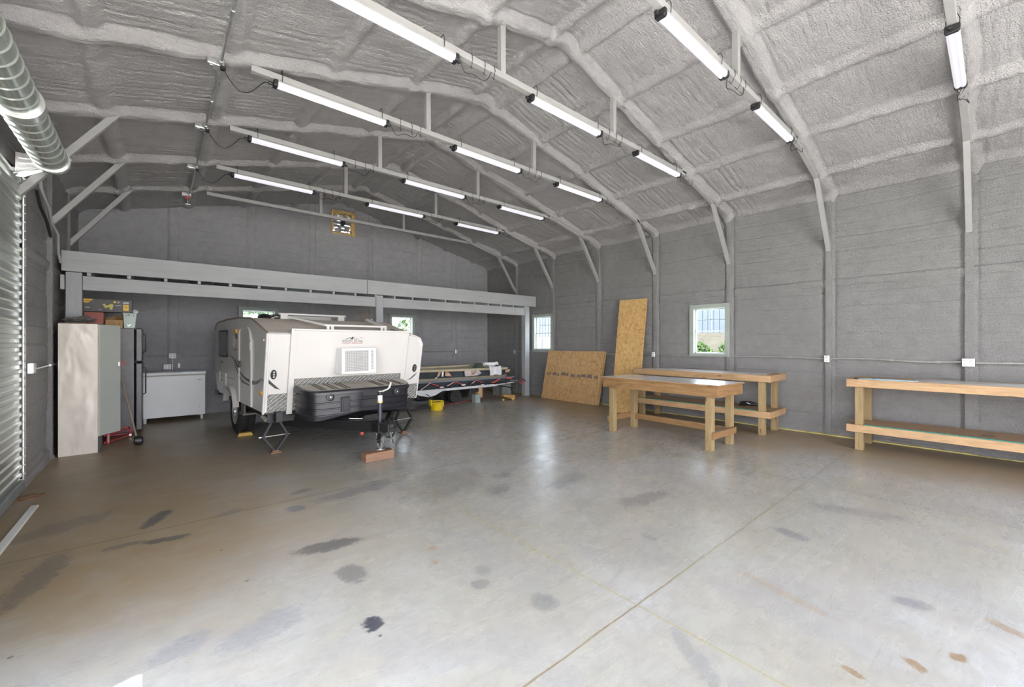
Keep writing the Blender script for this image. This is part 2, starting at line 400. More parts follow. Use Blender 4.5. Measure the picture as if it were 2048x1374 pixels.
STAINS = [  # cx, cy, rx, ry, angle, colour, amount
    (0.96, 3.13, 0.21, 0.085, -0.24, (0.10, 0.096, 0.09), 0.85), (0.95, 2.66, 0.075, 0.12, 0.1, (0.15, 0.147, 0.14), 0.75),
    (0.86, 2.12, 0.055, 0.06, 0.0, (0.05, 0.053, 0.068), 0.95), (0.07, 4.02, 0.14, 0.05, -0.17, (0.10, 0.095, 0.09), 0.85),
    (0.02, 4.55, 0.19, 0.06, 1.16, (0.09, 0.085, 0.08), 0.9), (-0.18, 4.10, 0.12, 0.04, 0.0, (0.12, 0.11, 0.10), 0.7), (-0.55, 3.88, 0.35, 0.09, 1.35, (0.13, 0.11, 0.095), 0.65), (-0.52, 4.85, 0.30, 0.14, 0.5, (0.15, 0.13, 0.11), 0.55),
    (0.95, 4.03, 0.07, 0.08, 0.3, (0.14, 0.15, 0.17), 0.7), (1.57, 4.12, 0.45, 0.10, 0.13, (0.17, 0.17, 0.17), 0.6), (2.26, 3.75, 0.50, 0.35, 0.4, (0.20, 0.185, 0.15), 0.5), (2.9, 3.55, 0.12, 0.1, 0.0, (0.18, 0.18, 0.17), 0.55),
    (1.50, 2.04, 0.05, 0.05, 0.0, (0.18, 0.185, 0.18), 0.65), (1.67, 1.66, 0.07, 0.08, 0.3, (0.19, 0.195, 0.19), 0.65), (1.6, 2.15, 0.06, 0.06, 0.3, (0.20, 0.205, 0.20), 0.5),
    (3.49, 2.16, 0.30, 0.10, -0.15, (0.18, 0.185, 0.19), 0.6), (2.6, 3.25, 0.16, 0.1, 0.2, (0.17, 0.17, 0.165), 0.6), (3.3, 3.0, 0.3, 0.12, 0.1, (0.175, 0.18, 0.185), 0.5),
    (3.69, 1.04, 0.12, 0.06, -1.78, (0.16, 0.16, 0.18), 0.65), (3.23, 0.31, 0.09, 0.05, -1.15, (0.17, 0.17, 0.19), 0.6), (4.6, 0.8, 0.35, 0.1, -1.2, (0.17, 0.17, 0.175), 0.5),
    (2.62, 0.25, 0.055, 0.03, -2.2, (0.24, 0.15, 0.07), 0.75), (2.83, 0.12, 0.035, 0.03, 0.0, (0.23, 0.145, 0.065), 0.75), (3.31, -0.02, 0.09, 0.035, -2.1, (0.26, 0.17, 0.09), 0.6), (2.35, 0.42, 0.04, 0.02, -1.8, (0.24, 0.16, 0.08), 0.7),
    (2.82, 1.70, 0.05, 0.03, -1.7, (0.17, 0.17, 0.18), 0.6), (2.78, 0.80, 0.28, 0.03, -1.78, (0.30, 0.235, 0.165), 0.45), (1.90, 0.92, 0.20, 0.05, -2.16, (0.21, 0.215, 0.22), 0.5),
    (0.45, 2.45, 0.20, 0.10, 0.3, (0.23, 0.24, 0.26), 0.5), (0.1, 2.55, 0.12, 0.07, 0.4, (0.235, 0.245, 0.26), 0.5), (1.42, 2.45, 0.03, 0.03, 0, (0.27, 0.19, 0.11), 0.6), (1.5, 2.62, 0.035, 0.03, 0, (0.27, 0.19, 0.11), 0.6), (0.5, 4.3, 0.10, 0.05, 0.3, (0.17, 0.165, 0.16), 0.6), (1.1, 4.45, 0.10, 0.05, 0.3, (0.14, 0.14, 0.14), 0.6),
]
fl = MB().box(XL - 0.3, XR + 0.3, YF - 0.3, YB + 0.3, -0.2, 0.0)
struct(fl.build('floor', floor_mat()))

# ------------------------------------------------------------------ setting: foam ceiling and walls
PURL = [RID - 0.2, RID + 0.2] + [RID + s * d for s in (-1, 1) for d in (1.1, 2.05, 3.0, 3.95)]
def roof_z(x): return ZE + SL * (4.55 - np.abs(x - RID))
def ceil_P(x, y):
    z = roof_z(x)
    nz = fbm(x * 1.3, y * 1.3, 3)
    raf = np.zeros_like(x); cre = np.zeros_like(x)
    for k, Y in enumerate(FRAMES):
        wob = (vn(x * 1.1, x * 0 + k, 5) - 0.5) * 0.07
        wid = 0.022 + 0.028 * vn(x * 2.3, x * 0 + k, 9)
        near = 0.072 + 0.02 * (vn(x * 0.8, x * 0 + k * 2, 4) - 0.3)
        raf = np.maximum(raf, near * ridge(y - Y - wob, wid, 0.068))
        cre = np.maximum(cre, np.exp(-((np.abs(y - Y - wob) - wid - 0.08) / 0.016) ** 2))
    pur = np.zeros_like(x)
    for k, X in enumerate(PURL):
        wob = (vn(y * 0.9, y * 0 + k, 12) - 0.5) * 0.06
        am = 0.036 + 0.022 * vn(y * 1.7, y * 0 + k, 15)
        pur = np.maximum(pur, am * ridge(x - X - wob, 0.028, 0.065))
        cre = np.maximum(cre, np.exp(-((np.abs(x - X - wob) - 0.10) / 0.02) ** 2) * (0.4 + 0.6 * vn(y * 2, x * 0, 77)))
    fr = np.maximum(raf, pur)
    fr = fr + 0.35 * np.minimum(raf, pur)
    # small stroke grooves running down the slope inside the panels
    yy = y + 0.03 * (vn(x * 1.4, y * 0.8, 21) - 0.5) + 0.012 * np.sin(x * 5)
    cell = np.floor(yy / 0.088); f = yy / 0.088 - cell
    dep = h2(cell, np.floor(x / 0.95), 8.0) ** 1.5 * np.clip(vn(x * 1.1, y * 1.3, 51) * 2.2 - 0.25, 0, 1) * np.clip(0.55 + y / 12, 0, 1.3)
    gro = -(0.002 + 0.018 * dep) * np.exp(-((f - 0.5) / 0.16) ** 2)
    pan = 1 - np.clip(fr / 0.03, 0, 1)
    lump = (vn(x * 6, y * 6, 31) - 0.5) * 0.014 + (vn(x * 17, y * 17, 33) - 0.5) * 0.006
    eave = 0.06 * np.clip(1 - (XR - x) / 0.14, 0, 1) ** 2 + 0.06 * np.clip(1 - (x - XL) / 0.14, 0, 1) ** 2
    d = fr - 0.011 * cre * (1 - np.clip(fr / 0.06, 0, 1)) + gro * pan + lump * (1 + 1.3 * np.clip(fr / 0.05, 0, 1)) + (nz - 0.45) * 0.05 * pan + eave
    return np.stack([x, y, z - d], 1)
xs = axis_pts(XL - 0.04, XR + 0.04, 0.028); ys = axis_pts(YF, YB + 0.05, 0.0175)
struct(sheet('ceiling', xs, ys, ceil_P, [], foam_ceiling))

def wall_relief(s, z, posts, girts, seed, post_h=0.015, pw=0.045):
    """s runs along the wall, z is height; returns the inward relief"""
    zz = z + 0.035 * (vn(s * 0.9, z * 0.6, seed) - 0.5) + 0.02 * s * (vn(np.floor((s + 1.26) / 1.51), z * 0, seed) - 0.5) * 0.6
    cell = np.floor(zz / 0.215); f = zz / 0.215 - cell
    dep = h2(cell, np.floor((s + 1.26) / 1.51), seed)
    g = -(0.006 + 0.012 * dep) * np.exp(-((f - 0.5) / 0.045) ** 2)
    zc = zz / 0.055; c2 = np.floor(zc); f2 = zc - c2
    g += -(0.0003 + 0.0010 * h2(c2, np.floor(s / 0.8), seed + 5)) * np.exp(-((f2 - 0.5) / 0.2) ** 2)
    p = np.zeros_like(s)
    eg = np.zeros_like(s)
    for k, q in enumerate(posts):
        p = np.maximum(p, ridge(s - q, pw, 0.018))
        eg = np.maximum(eg, np.exp(-((np.abs(s - q) - pw - 0.03) / 0.014) ** 2) * (0.5 + 0.5 * vn(z * 1.3, z * 0 + k, seed + 2)))
    gi = np.zeros_like(s)
    for q in girts: gi = np.maximum(gi, ridge(z - q - 0.02 * (vn(s * 2, z * 0, 7) - 0.5), 0.04, 0.03))
    pan = 1 - np.maximum(p, gi)
    lump = (fbm(s * 1.8, z * 1.8, seed + 11) - 0.45) * 0.035 + (vn(s * 9, z * 9, seed) - 0.5) * 0.006
    return (g + lump) * pan + post_h * p + 0.02 * gi - 0.016 * eg

def near_studs(qs, pw): return [round(q + sg * (pw + d), 4) for q in qs for sg in (-1, 1) for d in (0.0, 0.018, 0.03, 0.042, 0.056)]
def rect(a, b, c, d): return lambda u, v: (u > a) & (u < b) & (v > c) & (v < d)
def holes_extra(hs):
    return [h[0] for h in hs] + [h[1] for h in hs], [h[2] for h in hs] + [h[3] for h in hs]

# right wall
eu, ev = holes_extra(WR)
U = axis_pts(YF, YB + 0.02, 0.04, eu + [q for q in near_studs(FRAMES, 0.05) if all(abs(q - e) > 0.012 for e in eu)]); V = axis_pts(0, 3.86, 0.0125, ev)
nearhole = lambda s, z, hs: sum([np.clip(1 - np.maximum(np.maximum(h[0] - s, s - h[1]), np.maximum(h[2] - z, z - h[3])) / 0.1, 0, 1) for h in hs])
def right_P(s, z):
    r = wall_relief(s, z, FRAMES, [0.08, 2.40], 2.0, 0.0, 0.05)
    nh = np.clip(nearhole(s, z, WR), 0, 1)
    r = r * (1 - nh) + 0.03 * nh
    r += 0.05 * np.clip(1 - z / 0.06, 0, 1) + 0.04 * np.clip((z - 3.66) / 0.2, 0, 1) ** 2
    return np.stack([XR + 0.02 - r, s, z], 1)
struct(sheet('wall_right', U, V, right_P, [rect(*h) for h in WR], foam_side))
m = MB(); r_ = random.Random(2); y = YF + 0.05
while y < YB - 0.1:
    L_ = r_.uniform(0.15, 0.5); h_ = r_.uniform(0.006, 0.022); m.box(XR - 0.052 - r_.uniform(0, 0.01), XR, y, y + L_, 0.0, h_); y += L_
struct(m.build('baseboard_right', paint('raw_yellow_foam_edge', (0.50, 0.44, 0.16), 0.8, var=0.3)))
# left wall
DOOR = (2.95, 6.36, 0, 3.16)
LH = [(OPEN_L[0], OPEN_L[1], -1, OPEN_L[2]), (DOOR[0], DOOR[1], -1, DOOR[3])]
eu, ev = holes_extra(LH)
U = axis_pts(YF, YB + 0.02, 0.04, eu); V = axis_pts(0, 3.86, 0.0125, [q for q in ev if q > 0])
def left_P(s, z):
    r = wall_relief(s, z, [q for q in FRAMES if q > 7 or q < -2], [0.08, 2.42], 6.0, 0.03)
    r += 0.05 * np.clip(1 - z / 0.06, 0, 1) + 0.04 * np.clip((z - 3.66) / 0.2, 0, 1) ** 2
    return np.stack([XL - 0.02 + r, s, z], 1)
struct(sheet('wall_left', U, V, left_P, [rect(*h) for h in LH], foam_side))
# back wall (gable)
FANH = (3.30, 3.86, 4.17, 4.72)
BH = WB + [FANH]
eu, ev = holes_extra(BH)
STUDS = [0.28, 1.62, 2.88, 4.30, 5.72, 6.88]
U = axis_pts(XL - 0.02, XR + 0.02, 0.03, eu + [q for q in near_studs(STUDS, 0.05) if all(abs(q - e) > 0.012 for e in eu)]); V = axis_pts(0, 4.98, 0.0125, ev)
def back_P(s, z):
    r = wall_relief(s, z, STUDS, [0.08, 2.5], 4.0, 0.018, 0.05)
    nh = np.clip(nearhole(s, z, BH), 0, 1)
    r = r * (1 - nh) + 0.03 * nh
    return np.stack([s, YB + 0.02 - r, np.minimum(z, roof_z(s) + 0.03)], 1)
struct(sheet('wall_back', U, V, back_P, [rect(*h) for h in BH] + [lambda u, v: v > roof_z(u) + 0.03], foam_back))
# front wall behind the camera, with the open doorway
U = axis_pts(XL - 0.02, XR + 0.02, 0.08, OPEN_F[:2]); V = axis_pts(0, 4.98, 0.04, [OPEN_F[2]])
def front_P(s, z):
    r = wall_relief(s, z, [-0.85, 7.0], [0.08], 8.0, 0.03)
    return np.stack([s, YF - 0.02 + r * 0.6, np.minimum(z, roof_z(s) + 0.03)], 1)
struct(sheet('wall_front', U, V, front_P, [rect(OPEN_F[0], OPEN_F[1], -1, OPEN_F[2]), lambda u, v: v > roof_z(u) + 0.03], foam_back))
# outer metal skin so no daylight leaks: one shell per side
skin = paint('outer_metal_skin', (0.45, 0.47, 0.46), 0.5)
def shell_wall(name, boxes):
    m = MB()
    for b in boxes: m.box(*b)
    struct(m.build(name, skin))
def split(a0, a1, holes, z1):
    """rectangles covering [a0,a1]x[0,z1] minus the holes"""
    cuts = sorted(holes); out = []; cur = a0
    for (h0, h1, c, d) in cuts:
        out.append((cur, h0, -0.2, z1))
        if c > 0: out.append((h0, h1, -0.2, c))
        out.append((h0, h1, d, z1)); cur = h1
    out.append((cur, a1, -0.2, z1)); return out
shell_wall('wall_right_outer', [(XR + 0.10, XR + 0.16, a, b, c, d) for a, b, c, d in split(YF - 0.2, YB + 0.2, WR, 4.0)])
shell_wall('wall_left_outer', [(XL - 0.16, XL - 0.10, a, b, c, d) for a, b, c, d in split(YF - 0.2, YB + 0.2, [(OPEN_L[0], OPEN_L[1], 0, OPEN_L[2]), (DOOR[0], DOOR[1], 0, DOOR[3])], 4.0)])
shell_wall('wall_back_outer', [(a, b, YB + 0.10, YB + 0.16, c, d) for a, b, c, d in split(XL - 0.16, XR + 0.16, sorted(WB + [FANH]), 5.2)])
shell_wall('wall_front_outer', [(a, b, YF - 0.16, YF - 0.10, c, d) for a, b, c, d in split(XL - 0.16, XR + 0.16, [(OPEN_F[0], OPEN_F[1], 0, OPEN_F[2])], 5.2)])
rf = MB()
rf.prism([(XL - 0.3, ZE + 0.02), (RID, ZE + SL * 4.62 + 0.10), (XR + 0.3, ZE + 0.02), (XR + 0.3, ZE + 0.10), (RID, ZE + SL * 4.62 + 0.2), (XL - 0.3, ZE + 0.10)], YF - 0.3, YB + 0.3, 'y')
struct(rf.build('roof_outer', skin))
# doorway reveals of the two open doorways
rv = MB()
rv.box(XL - 0.12, XL + 0.02, OPEN_L[1], OPEN_L[1] + 0.05, 0, OPEN_L[2]); rv.box(XL - 0.12, XL + 0.02, OPEN_L[0] - 0.05, OPEN_L[0], 0, OPEN_L[2]); rv.box(XL - 0.12, XL + 0.02, OPEN_L[0], OPEN_L[1], OPEN_L[2], OPEN_L[2] + 0.05)
rv.box(OPEN_F[0] - 0.05, OPEN_F[0], YF - 0.12, YF + 0.02, 0, OPEN_F[2]); rv.box(OPEN_F[1], OPEN_F[1] + 0.05, YF - 0.12, YF + 0.02, 0, OPEN_F[2]); rv.box(OPEN_F[0], OPEN_F[1], YF - 0.12, YF + 0.02, OPEN_F[2], OPEN_F[2] + 0.05)
struct(rv.build('trim_1', frame_grey))

# ------------------------------------------------------------------ windows
glass = bpy.data.materials.new('window_glass'); glass.use_nodes = True
gt = glass.node_tree; gt.nodes.clear()
go = gt.nodes.new('ShaderNodeOutputMaterial'); gm = gt.nodes.new('ShaderNodeMixShader'); gtr = gt.nodes.new('ShaderNodeBsdfTransparent'); ggl = gt.nodes.new('ShaderNodeBsdfGlossy')
gtr.inputs[0].default_value = (0.90, 0.95, 0.97, 1); ggl.inputs['Roughness'].default_value = 0.03; gm.inputs[0].default_value = 0.06
gt.links.new(gtr.outputs[0], gm.inputs[1]); gt.links.new(ggl.outputs[0], gm.inputs[2]); gt.links.new(gm.outputs[0], go.inputs[0])
reveal_mat = paint('green_grey_window_trim', (0.33, 0.37, 0.33), 0.5, var=0.08)
vinyl = paint('white_vinyl', (0.72, 0.75, 0.76), 0.35, var=0.04)
muntin_mat = paint('grey_green_muntin', (0.40, 0.47, 0.47), 0.4, var=0.05)
def window(idx, wall, a, b, c, d):
    """wall 'R' runs along y at x=XR, 'B' along x at y=YB; a..b along the wall, c..d height"""
    def bx(m, s0, s1, t0, t1, z0, z1):      # s along the wall, t depth outward from the inner face
        if wall == 'R': m.box(XR + t0, XR + t1, s0, s1, z0, z1)
        else: m.box(s0, s1, YB + t0, YB + t1, z0, z1)
    f = MB(); k = 0.045
    bx(f, a - 0.07, a + 0.012, -0.022, 0.14, c - 0.05, d + 0.07); bx(f, b - 0.012, b + 0.07, -0.022, 0.14, c - 0.05, d + 0.07)
    bx(f, a, b, -0.022, 0.14, d - 0.012, d + 0.07); bx(f, a, b, -0.022, 0.14, c - 0.05, c + 0.012)
    fr = struct(f.build('window_%d' % idx, reveal_mat, bevel=0.004)); PM[fr.name] = Matrix.Identity(4)
    g = MB(); a += 0.012; b -= 0.012; c += 0.012; d -= 0.012; t = 0.022; mid = (c + d) / 2
    for (z0, z1, t0) in ((c, mid + 0.012, 0.05), (mid - 0.012, d, 0.075)):
        bx(g, a, a + t, t0, t0 + 0.025, z0, z1); bx(g, b - t, b, t0, t0 + 0.025, z0, z1)
        bx(g, a, b, t0, t0 + 0.025, z0, z0 + t); bx(g, a, b, t0, t0 + 0.025, z1 - t, z1)
    sa = g.build('sash', vinyl, fr, bevel=0.003)
    mu = MB(); s = (a + b) / 2
    bx(mu, s - 0.006, s + 0.006, 0.08, 0.09, mid, d); q = (mid + d) / 2
    bx(mu, a, b, 0.08, 0.09, q - 0.006, q + 0.006)
    mu.build('muntin', muntin_mat, fr)
    p = MB(); bx(p, a + 0.01, b - 0.01, 0.060, 0.063, c + 0.01, mid); p.build('pane', glass, fr)
    p = MB(); bx(p, a + 0.01, b - 0.01, 0.086, 0.089, mid, d - 0.01); p.build('pane', glass, fr)
for i, h in enumerate(WR): window(i + 1, 'R', *h)
for i, h in enumerate(WB): window(i + 4, 'B', *h)

# ------------------------------------------------------------------ steel frames of the hall
T = 0.062
def u_z(x): return ZE - 0.088 + SL * (4.55 - abs(x - RID))
flabels = {4: 'third', 5: 'fourth'}
ORD = ['grey steel roof truss behind the camera by the front wall', 'grey steel roof truss behind the camera, second from the front wall',
       'grey steel roof truss nearest the camera, one lamp at its right end', 'grey steel roof truss crossing top right, seen carrying two lamps',
       'grey steel roof truss above the centre bench, its left end cut by frame top', 'grey steel roof truss whose left end meets the largest overhead junction box',
       'grey steel roof truss third from the back with its brace by the roll-up drum', 'grey steel roof truss second from the back wall, last one with lamps',
       'grey steel roof truss nearest the back wall, without lamps, crossing the fan']
for k, Y in enumerate(FRAMES):
    if Y < 0: continue
    t = thing('roof_truss', ORD[k], 'roof truss', (RID, Y, 0), group='steel roof trusses')
    m = MB(); m.beam((0.72, Y, 4.14), (6.40, Y, 4.14), T, T); m.build('collar_beam', frame_grey, t, True, bevel=0.004)
    for x in (2.66, 4.53):
        m = MB(); m.box(x - T / 2, x + T / 2, Y - T / 2, Y + T / 2, 4.17, u_z(x) + 0.03); m.build('strut', frame_grey, t, True, bevel=0.004)
    m = MB(); m.beam((XR + 0.03, Y, 2.90), (7.40, Y, 3.95), T, T, (0, 1, 0)); m.build('knee_brace', frame_grey, t, True, bevel=0.004)
    if Y > 6:
        m = MB(); m.beam((XL - 0.03, Y, 2.90), (-0.30, Y, 3.95), T, T, (0, 1, 0)); m.build('knee_brace', frame_grey, t, True, bevel=0.004)
    m = MB(); m.box(XR - 0.012, XR + 0.05, Y - 0.04, Y + 0.04, 0.0, 3.74); m.build('post', frame_grey if k < 0 else foam_side, t, True, bevel=0.006)
    if Y > 6.5 or Y < -1.3:
        m = MB(); m.box(XL - 0.05, XL + 0.035, Y - 0.045, Y + 0.045, 0.0, 3.74); m.build('post', foam_side, t, True, bevel=0.01)
    m = MB(); m.beam((6.30, Y, u_z(6.30) + 0.012), (7.52, Y, u_z(7.52) + 0.012), T, T); m.build('rafter_tube', frame_grey, t, True, bevel=0.004)

# ------------------------------------------------------------------ shop lights
tube_mat = emit('lit_led_diffuser', (0.93, 0.90, 1.0), 0.29)
def lamp(kind):
    """4 ft shop light with its origin at the middle of the housing"""
    t = thing('shop_light', 'x', 'shop light')
    L = 0.60
    pr = [(-0.042, 0.0), (-0.042, -0.018), (-0.034, -0.034), (-0.020, -0.041), (-0.006, -0.034), (0.0, -0.028), (0.006, -0.034), (0.020, -0.041), (0.034, -0.034), (0.042, -0.018), (0.042, 0.0)]
    MB().prism(pr, -L + 0.03, L - 0.03, 'x').build('diffuser', tube_mat, t, smooth=True)
    m = MB(); m.prism([(-0.045, 0.0), (-0.045, 0.012), (-0.02, 0.028), (0.02, 0.028), (0.045, 0.012), (0.045, 0.0)], -L + 0.02, L - 0.02, 'x'); m.build('housing', frame_grey, t)
    for s in (-1, 1):
        m = MB(); m.prism([(-0.047, 0.02), (-0.047, -0.028), (-0.036, -0.044), (0.036, -0.044), (0.047, -0.028), (0.047, 0.02)], s * (L - 0.032), s * (L + 0.005), 'x')
        m.cyl((s * (L + 0.01), 0.012, -0.012), (s * (L + 0.045), 0.012, -0.012), 0.016, 10)
        m.build('end_cap', black_plastic, t, bevel=0.004)
    # hanger loops over the collar beam
    for x in ((-0.50, 0.45) if kind else (-0.53, 0.52)):
        m = MB(); y = 0.036
        m.tube([(x, -y, 0.0), (x, -y - 0.006, 0.09), (x, -y + 0.01, 0.137), (x, y - 0.01, 0.137), (x, y + 0.006, 0.09), (x, y, 0.0)], 0.003, 6)
        m.build('hanger', black_metal, t)
    # power cord drooping to the next fixture
    r = random.Random(kind * 5 + 1); pts = []
    for i in range(13):
        f = i / 12; pts.append((L + 0.04 + f * (0.42 + 0.1 * r.random() * 0), -0.01 + 0.04 * sin(f * 7), -0.012 + 0.10 * f - 0.13 * sin(PI * f) * (1 + 0.3 * sin(f * 11 + kind))))
    m = MB(); m.tube(pts, 0.0032, 6)
    for q in (0.15, 0.30, 0.42):
        x = L + q; m.tube([(x, -0.036, 0.10), (x + 0.005, -0.042, 0.045), (x + 0.012, -0.02, 0.015), (x + 0.03, 0.01, -0.03 + 0.02 * kind), (x + 0.02, 0.036, 0.04), (x, 0.036, 0.13)], 0.0028, 6)
    m.build('power_cord', black_metal, t)
    return t
proto = [lamp(0), lamp(1)]
LX = [1.52, 3.65, 5.64]
used = [False, False]
where = {0.25: 'truss nearest the camera', 1.75: 'truss crossing the top right', 3.26: 'truss crossing the top centre', 4.76: 'third truss behind it', 6.26: 'fourth truss', 7.77: 'farthest lit truss'}
row = {1.75: 'second lit truss from the camera', 3.26: 'third lit truss from the camera', 4.76: 'fourth lit truss from the camera', 6.26: 'second lit truss from the back', 7.77: 'lit truss nearest the back wall'}
pos = ['left lamp', 'middle lamp', 'right lamp']
n_l = 0
for Y in (0.25, 1.75, 3.26, 4.76, 6.26, 7.77):
    for i, x in enumerate(LX):
        if (Y == 0.25 and i < 2) or (Y == 1.75 and i == 0): continue
        kd = n_l % 2; n_l += 1
        if not used[kd]: o = proto[kd]; used[kd] = True
        else: o = clone(proto[kd])
        z = 4.085
        o.location = (x, Y, z)
        if Y == 0.25:
            if i < 2:
                lab = 'lit white LED shop light, %s overhead on the truss nearest the camera' % ('left' if i == 0 else 'middle')
            else:
                lab = 'short-looking lit white shop light alone at the top right of the photo'; 
        elif Y == 1.75 and i == 0: lab = 'lit white LED shop light, left lamp on the second lit truss, overhead'
        else: lab = 'lit white LED shop light, %s on the %s' % (pos[i], row[Y])
        o['label'] = lab; o['group'] = 'LED shop lights under the roof trusses'

# ------------------------------------------------------------------ ceiling conduit and junction boxes (left)
m = MB(); XCD = 0.47; zc = 4.045
for a, b in ((YF + 0.3, 4.72), (4.80, 6.22), (6.30, 7.73), (7.81, 9.24)): m.cyl((XCD, a, zc), (XCD, b, zc), 0.0125, 10)
for y in (3.9, 5.5, 2.3): m.cyl((XCD, y - 0.03, zc), (XCD, y + 0.03, zc), 0.017, 10)
tag(m.build('electrical_conduit', galv, smooth=True, loc=(XCD, 4, zc)), 'thin steel conduit running under the left roof slope from box to box', 'conduit')
JL = ['steel junction box on ceiling conduit nearest the camera, black cord plugged in', 'steel junction box on the ceiling conduit, second from the camera',
      'steel junction box on the ceiling conduit, third from the camera', 'steel junction box at the far end of the ceiling conduit with red fitting']
red = paint('dull_red', (0.38, 0.06, 0.05), 0.5)
for k, Y in enumerate((4.76, 6.26, 7.77, 9.27)):
    t = thing('junction_box', JL[k], 'junction box', (XCD, Y, 4.05), group='boxes on the ceiling conduit')
    m = MB(); m.box(-0.10, 0.03, -0.05, 0.05, -0.02, 0.03); m.build('box', bright_steel, t, bevel=0.004)
    m = MB(); m.box(-0.095, -0.035, -0.056, -0.05, -0.015, 0.025); m.box(-0.03, 0.025, -0.056, -0.05, -0.015, 0.025); m.box(-0.08, -0.05, -0.03, 0.03, -0.024, -0.02); m.build('cover_plate', galv, t, bevel=0.002)
    m = MB(); m.cyl((0.0, -0.04, 0.0), (0.0, -0.12, 0.0), 0.02, 10); m.cyl((0.0, 0.04, 0.0), (0.0, 0.1, 0.0), 0.02, 10); m.build('connector', bright_steel, t, smooth=True)
    if k == 3:
        m = MB(); m.box(-0.05, 0.0, -0.03, 0.03, -0.075, -0.02); m.build('red_fitting', red, t, bevel=0.004)
        m = MB(); m.cyl((-0.02, 0, -0.075), (-0.02, 0, -0.16), 0.008, 8); m.box(-0.05, 0.02, -0.015, 0.015, -0.17, -0.155); m.build('bracket', bright_steel, t)
    else:
        pts = [(0.02 + 0.38 * f, -0.05 + 0.05 * f, -0.03 - 0.20 * sin(PI * min(1, f * 1.1)) * (1 - 0.35 * f) + 0.04 * f) for f in [i / 14 for i in range(15)]]
        m = MB(); m.tube(pts, 0.004, 6); m.box(0.0, 0.04, -0.07, -0.03, -0.05, -0.02); m.build('plug_cord', black_metal, t)

# ------------------------------------------------------------------ wall outlets and conduits
def outlet(label, p, n_axis, wide=True, grp=None):
    t = thing('outlet_box', label, 'outlet', p, {'-x': 0, '+x': PI, '-y': PI / 2}[n_axis], grp)
    wdt = 0.058 if wide else 0.036
    MB().box(-0.045, 0.0, -wdt, wdt, -0.055, 0.055).build('box', galv, t, bevel=0.006)
    m = MB(); m.box(-0.050, -0.045, -wdt + 0.004, wdt - 0.004, -0.05, 0.05); m.build('cover_plate', white_plastic, t, bevel=0.003)
    m = MB()
    for s in ((-0.028, 0.028) if wide else (0.0,)):
        for z in (-0.022, 0.022): m.box(-0.054, -0.050, s - 0.015, s + 0.015, z - 0.014, z + 0.014)
    m.build('socket', paint('light_grey_plastic', (0.5, 0.5, 0.49), 0.4), t, bevel=0.003)
G = 'outlet boxes along the walls'
outlet('double outlet box on the wall post behind the right-hand workbench', (XR - 0.012, 0.255, 1.20), '-x', True, G)
outlet('outlet box on the wall post between the two wall workbenches', (XR - 0.012, 1.76, 1.205), '-x', False, G)
outlet('small outlet box on the wall post between tall board and window', (XR - 0.012, 4.77, 1.21), '-x', False, G)
outlet('outlet box beside the mezzanine right post, near the room corner', (XR - 0.012, 9.27, 1.19), '-x', False, G)
outlet('pale outlet box low on the end wall above the boat deck', (6.88, YB - 0.02, 1.19), '-y', False, G)
outlet('upper outlet box on the end wall above the chest freezer', (0.28, YB - 0.02, 1.20), '-y', True, G)
outlet('lower outlet box on the end wall just above the chest freezer', (0.20, YB - 0.02, 0.985), '-y', True, G)
outlet('outlet box on the left wall between roll-up door and locker', (XL + 0.0, 6.62, 1.19), '+x', True, G)
m = MB(); m.box(0.36, 0.40, YB - 0.045, YB, 0.96, 1.05); tag(m.build('wall_switch', white_plastic, loc=(0.38, YB, 1.0), bevel=0.003), 'narrow white switch right of the lower freezer outlet', 'switch')
def conduit(label, pts, r=0.0105):
    c = Vector(pts[len(pts) // 2]); m = MB(); m.tube(pts, r, 8)
    for i in range(2, len(pts) - 1, 4): m.tube([Vector(pts[i]), Vector(pts[i]) + (Vector(pts[i + 1]) - Vector(pts[i])).normalized() * 0.05], r * 1.4, 8)
    tag(m.build('wall_conduit', bright_steel, smooth=True, loc=c), label, 'conduit', 'steel conduits along the walls')
def sag(y0, y1, z, dz): return [(XR - 0.03, y0 + (y1 - y0) * f, z + dz * sin(2 * PI * f)) for f in [i / 12 for i in range(13)]]
conduit('thin conduit on the right wall from the near outlet toward the camera', sag(0.19, -3.0, 1.195, 0.01))
conduit('thin conduit on the right wall between the two bench outlets', sag(1.72, 0.32, 1.205, 0.012))
conduit('thin conduit on the right wall passing below the larger window', sag(4.73, 1.81, 1.205, -0.012))
conduit('thin dark conduit on the right wall behind the leaning boards', sag(9.22, 4.82, 1.20, 0.008))
conduit('thin conduit on the end wall right of the freezer outlets', [(0.34 + (6.83 - 0.34) * f, YB - 0.03, 1.195 + 0.006 * sin(9 * f)) for f in [i / 12 for i in range(13)]])
conduit('thin conduit on the end wall between fridge and freezer outlets', [(-0.6 + 0.82 * f, YB - 0.03, 1.19 + 0.012 * f) for f in [i / 6 for i in range(7)]])
conduit('thin conduit on the left wall running behind the locker', [(XL + 0.04, 6.68 + 2.4 * f, 1.18 + 0.015 * f) for f in [i / 6 for i in range(7)]])
conduit('short vertical conduit from the freezer outlets down the end wall', [(0.28, YB - 0.03, 1.15 - 0.25 * f) for f in [i / 4 for i in range(5)]])
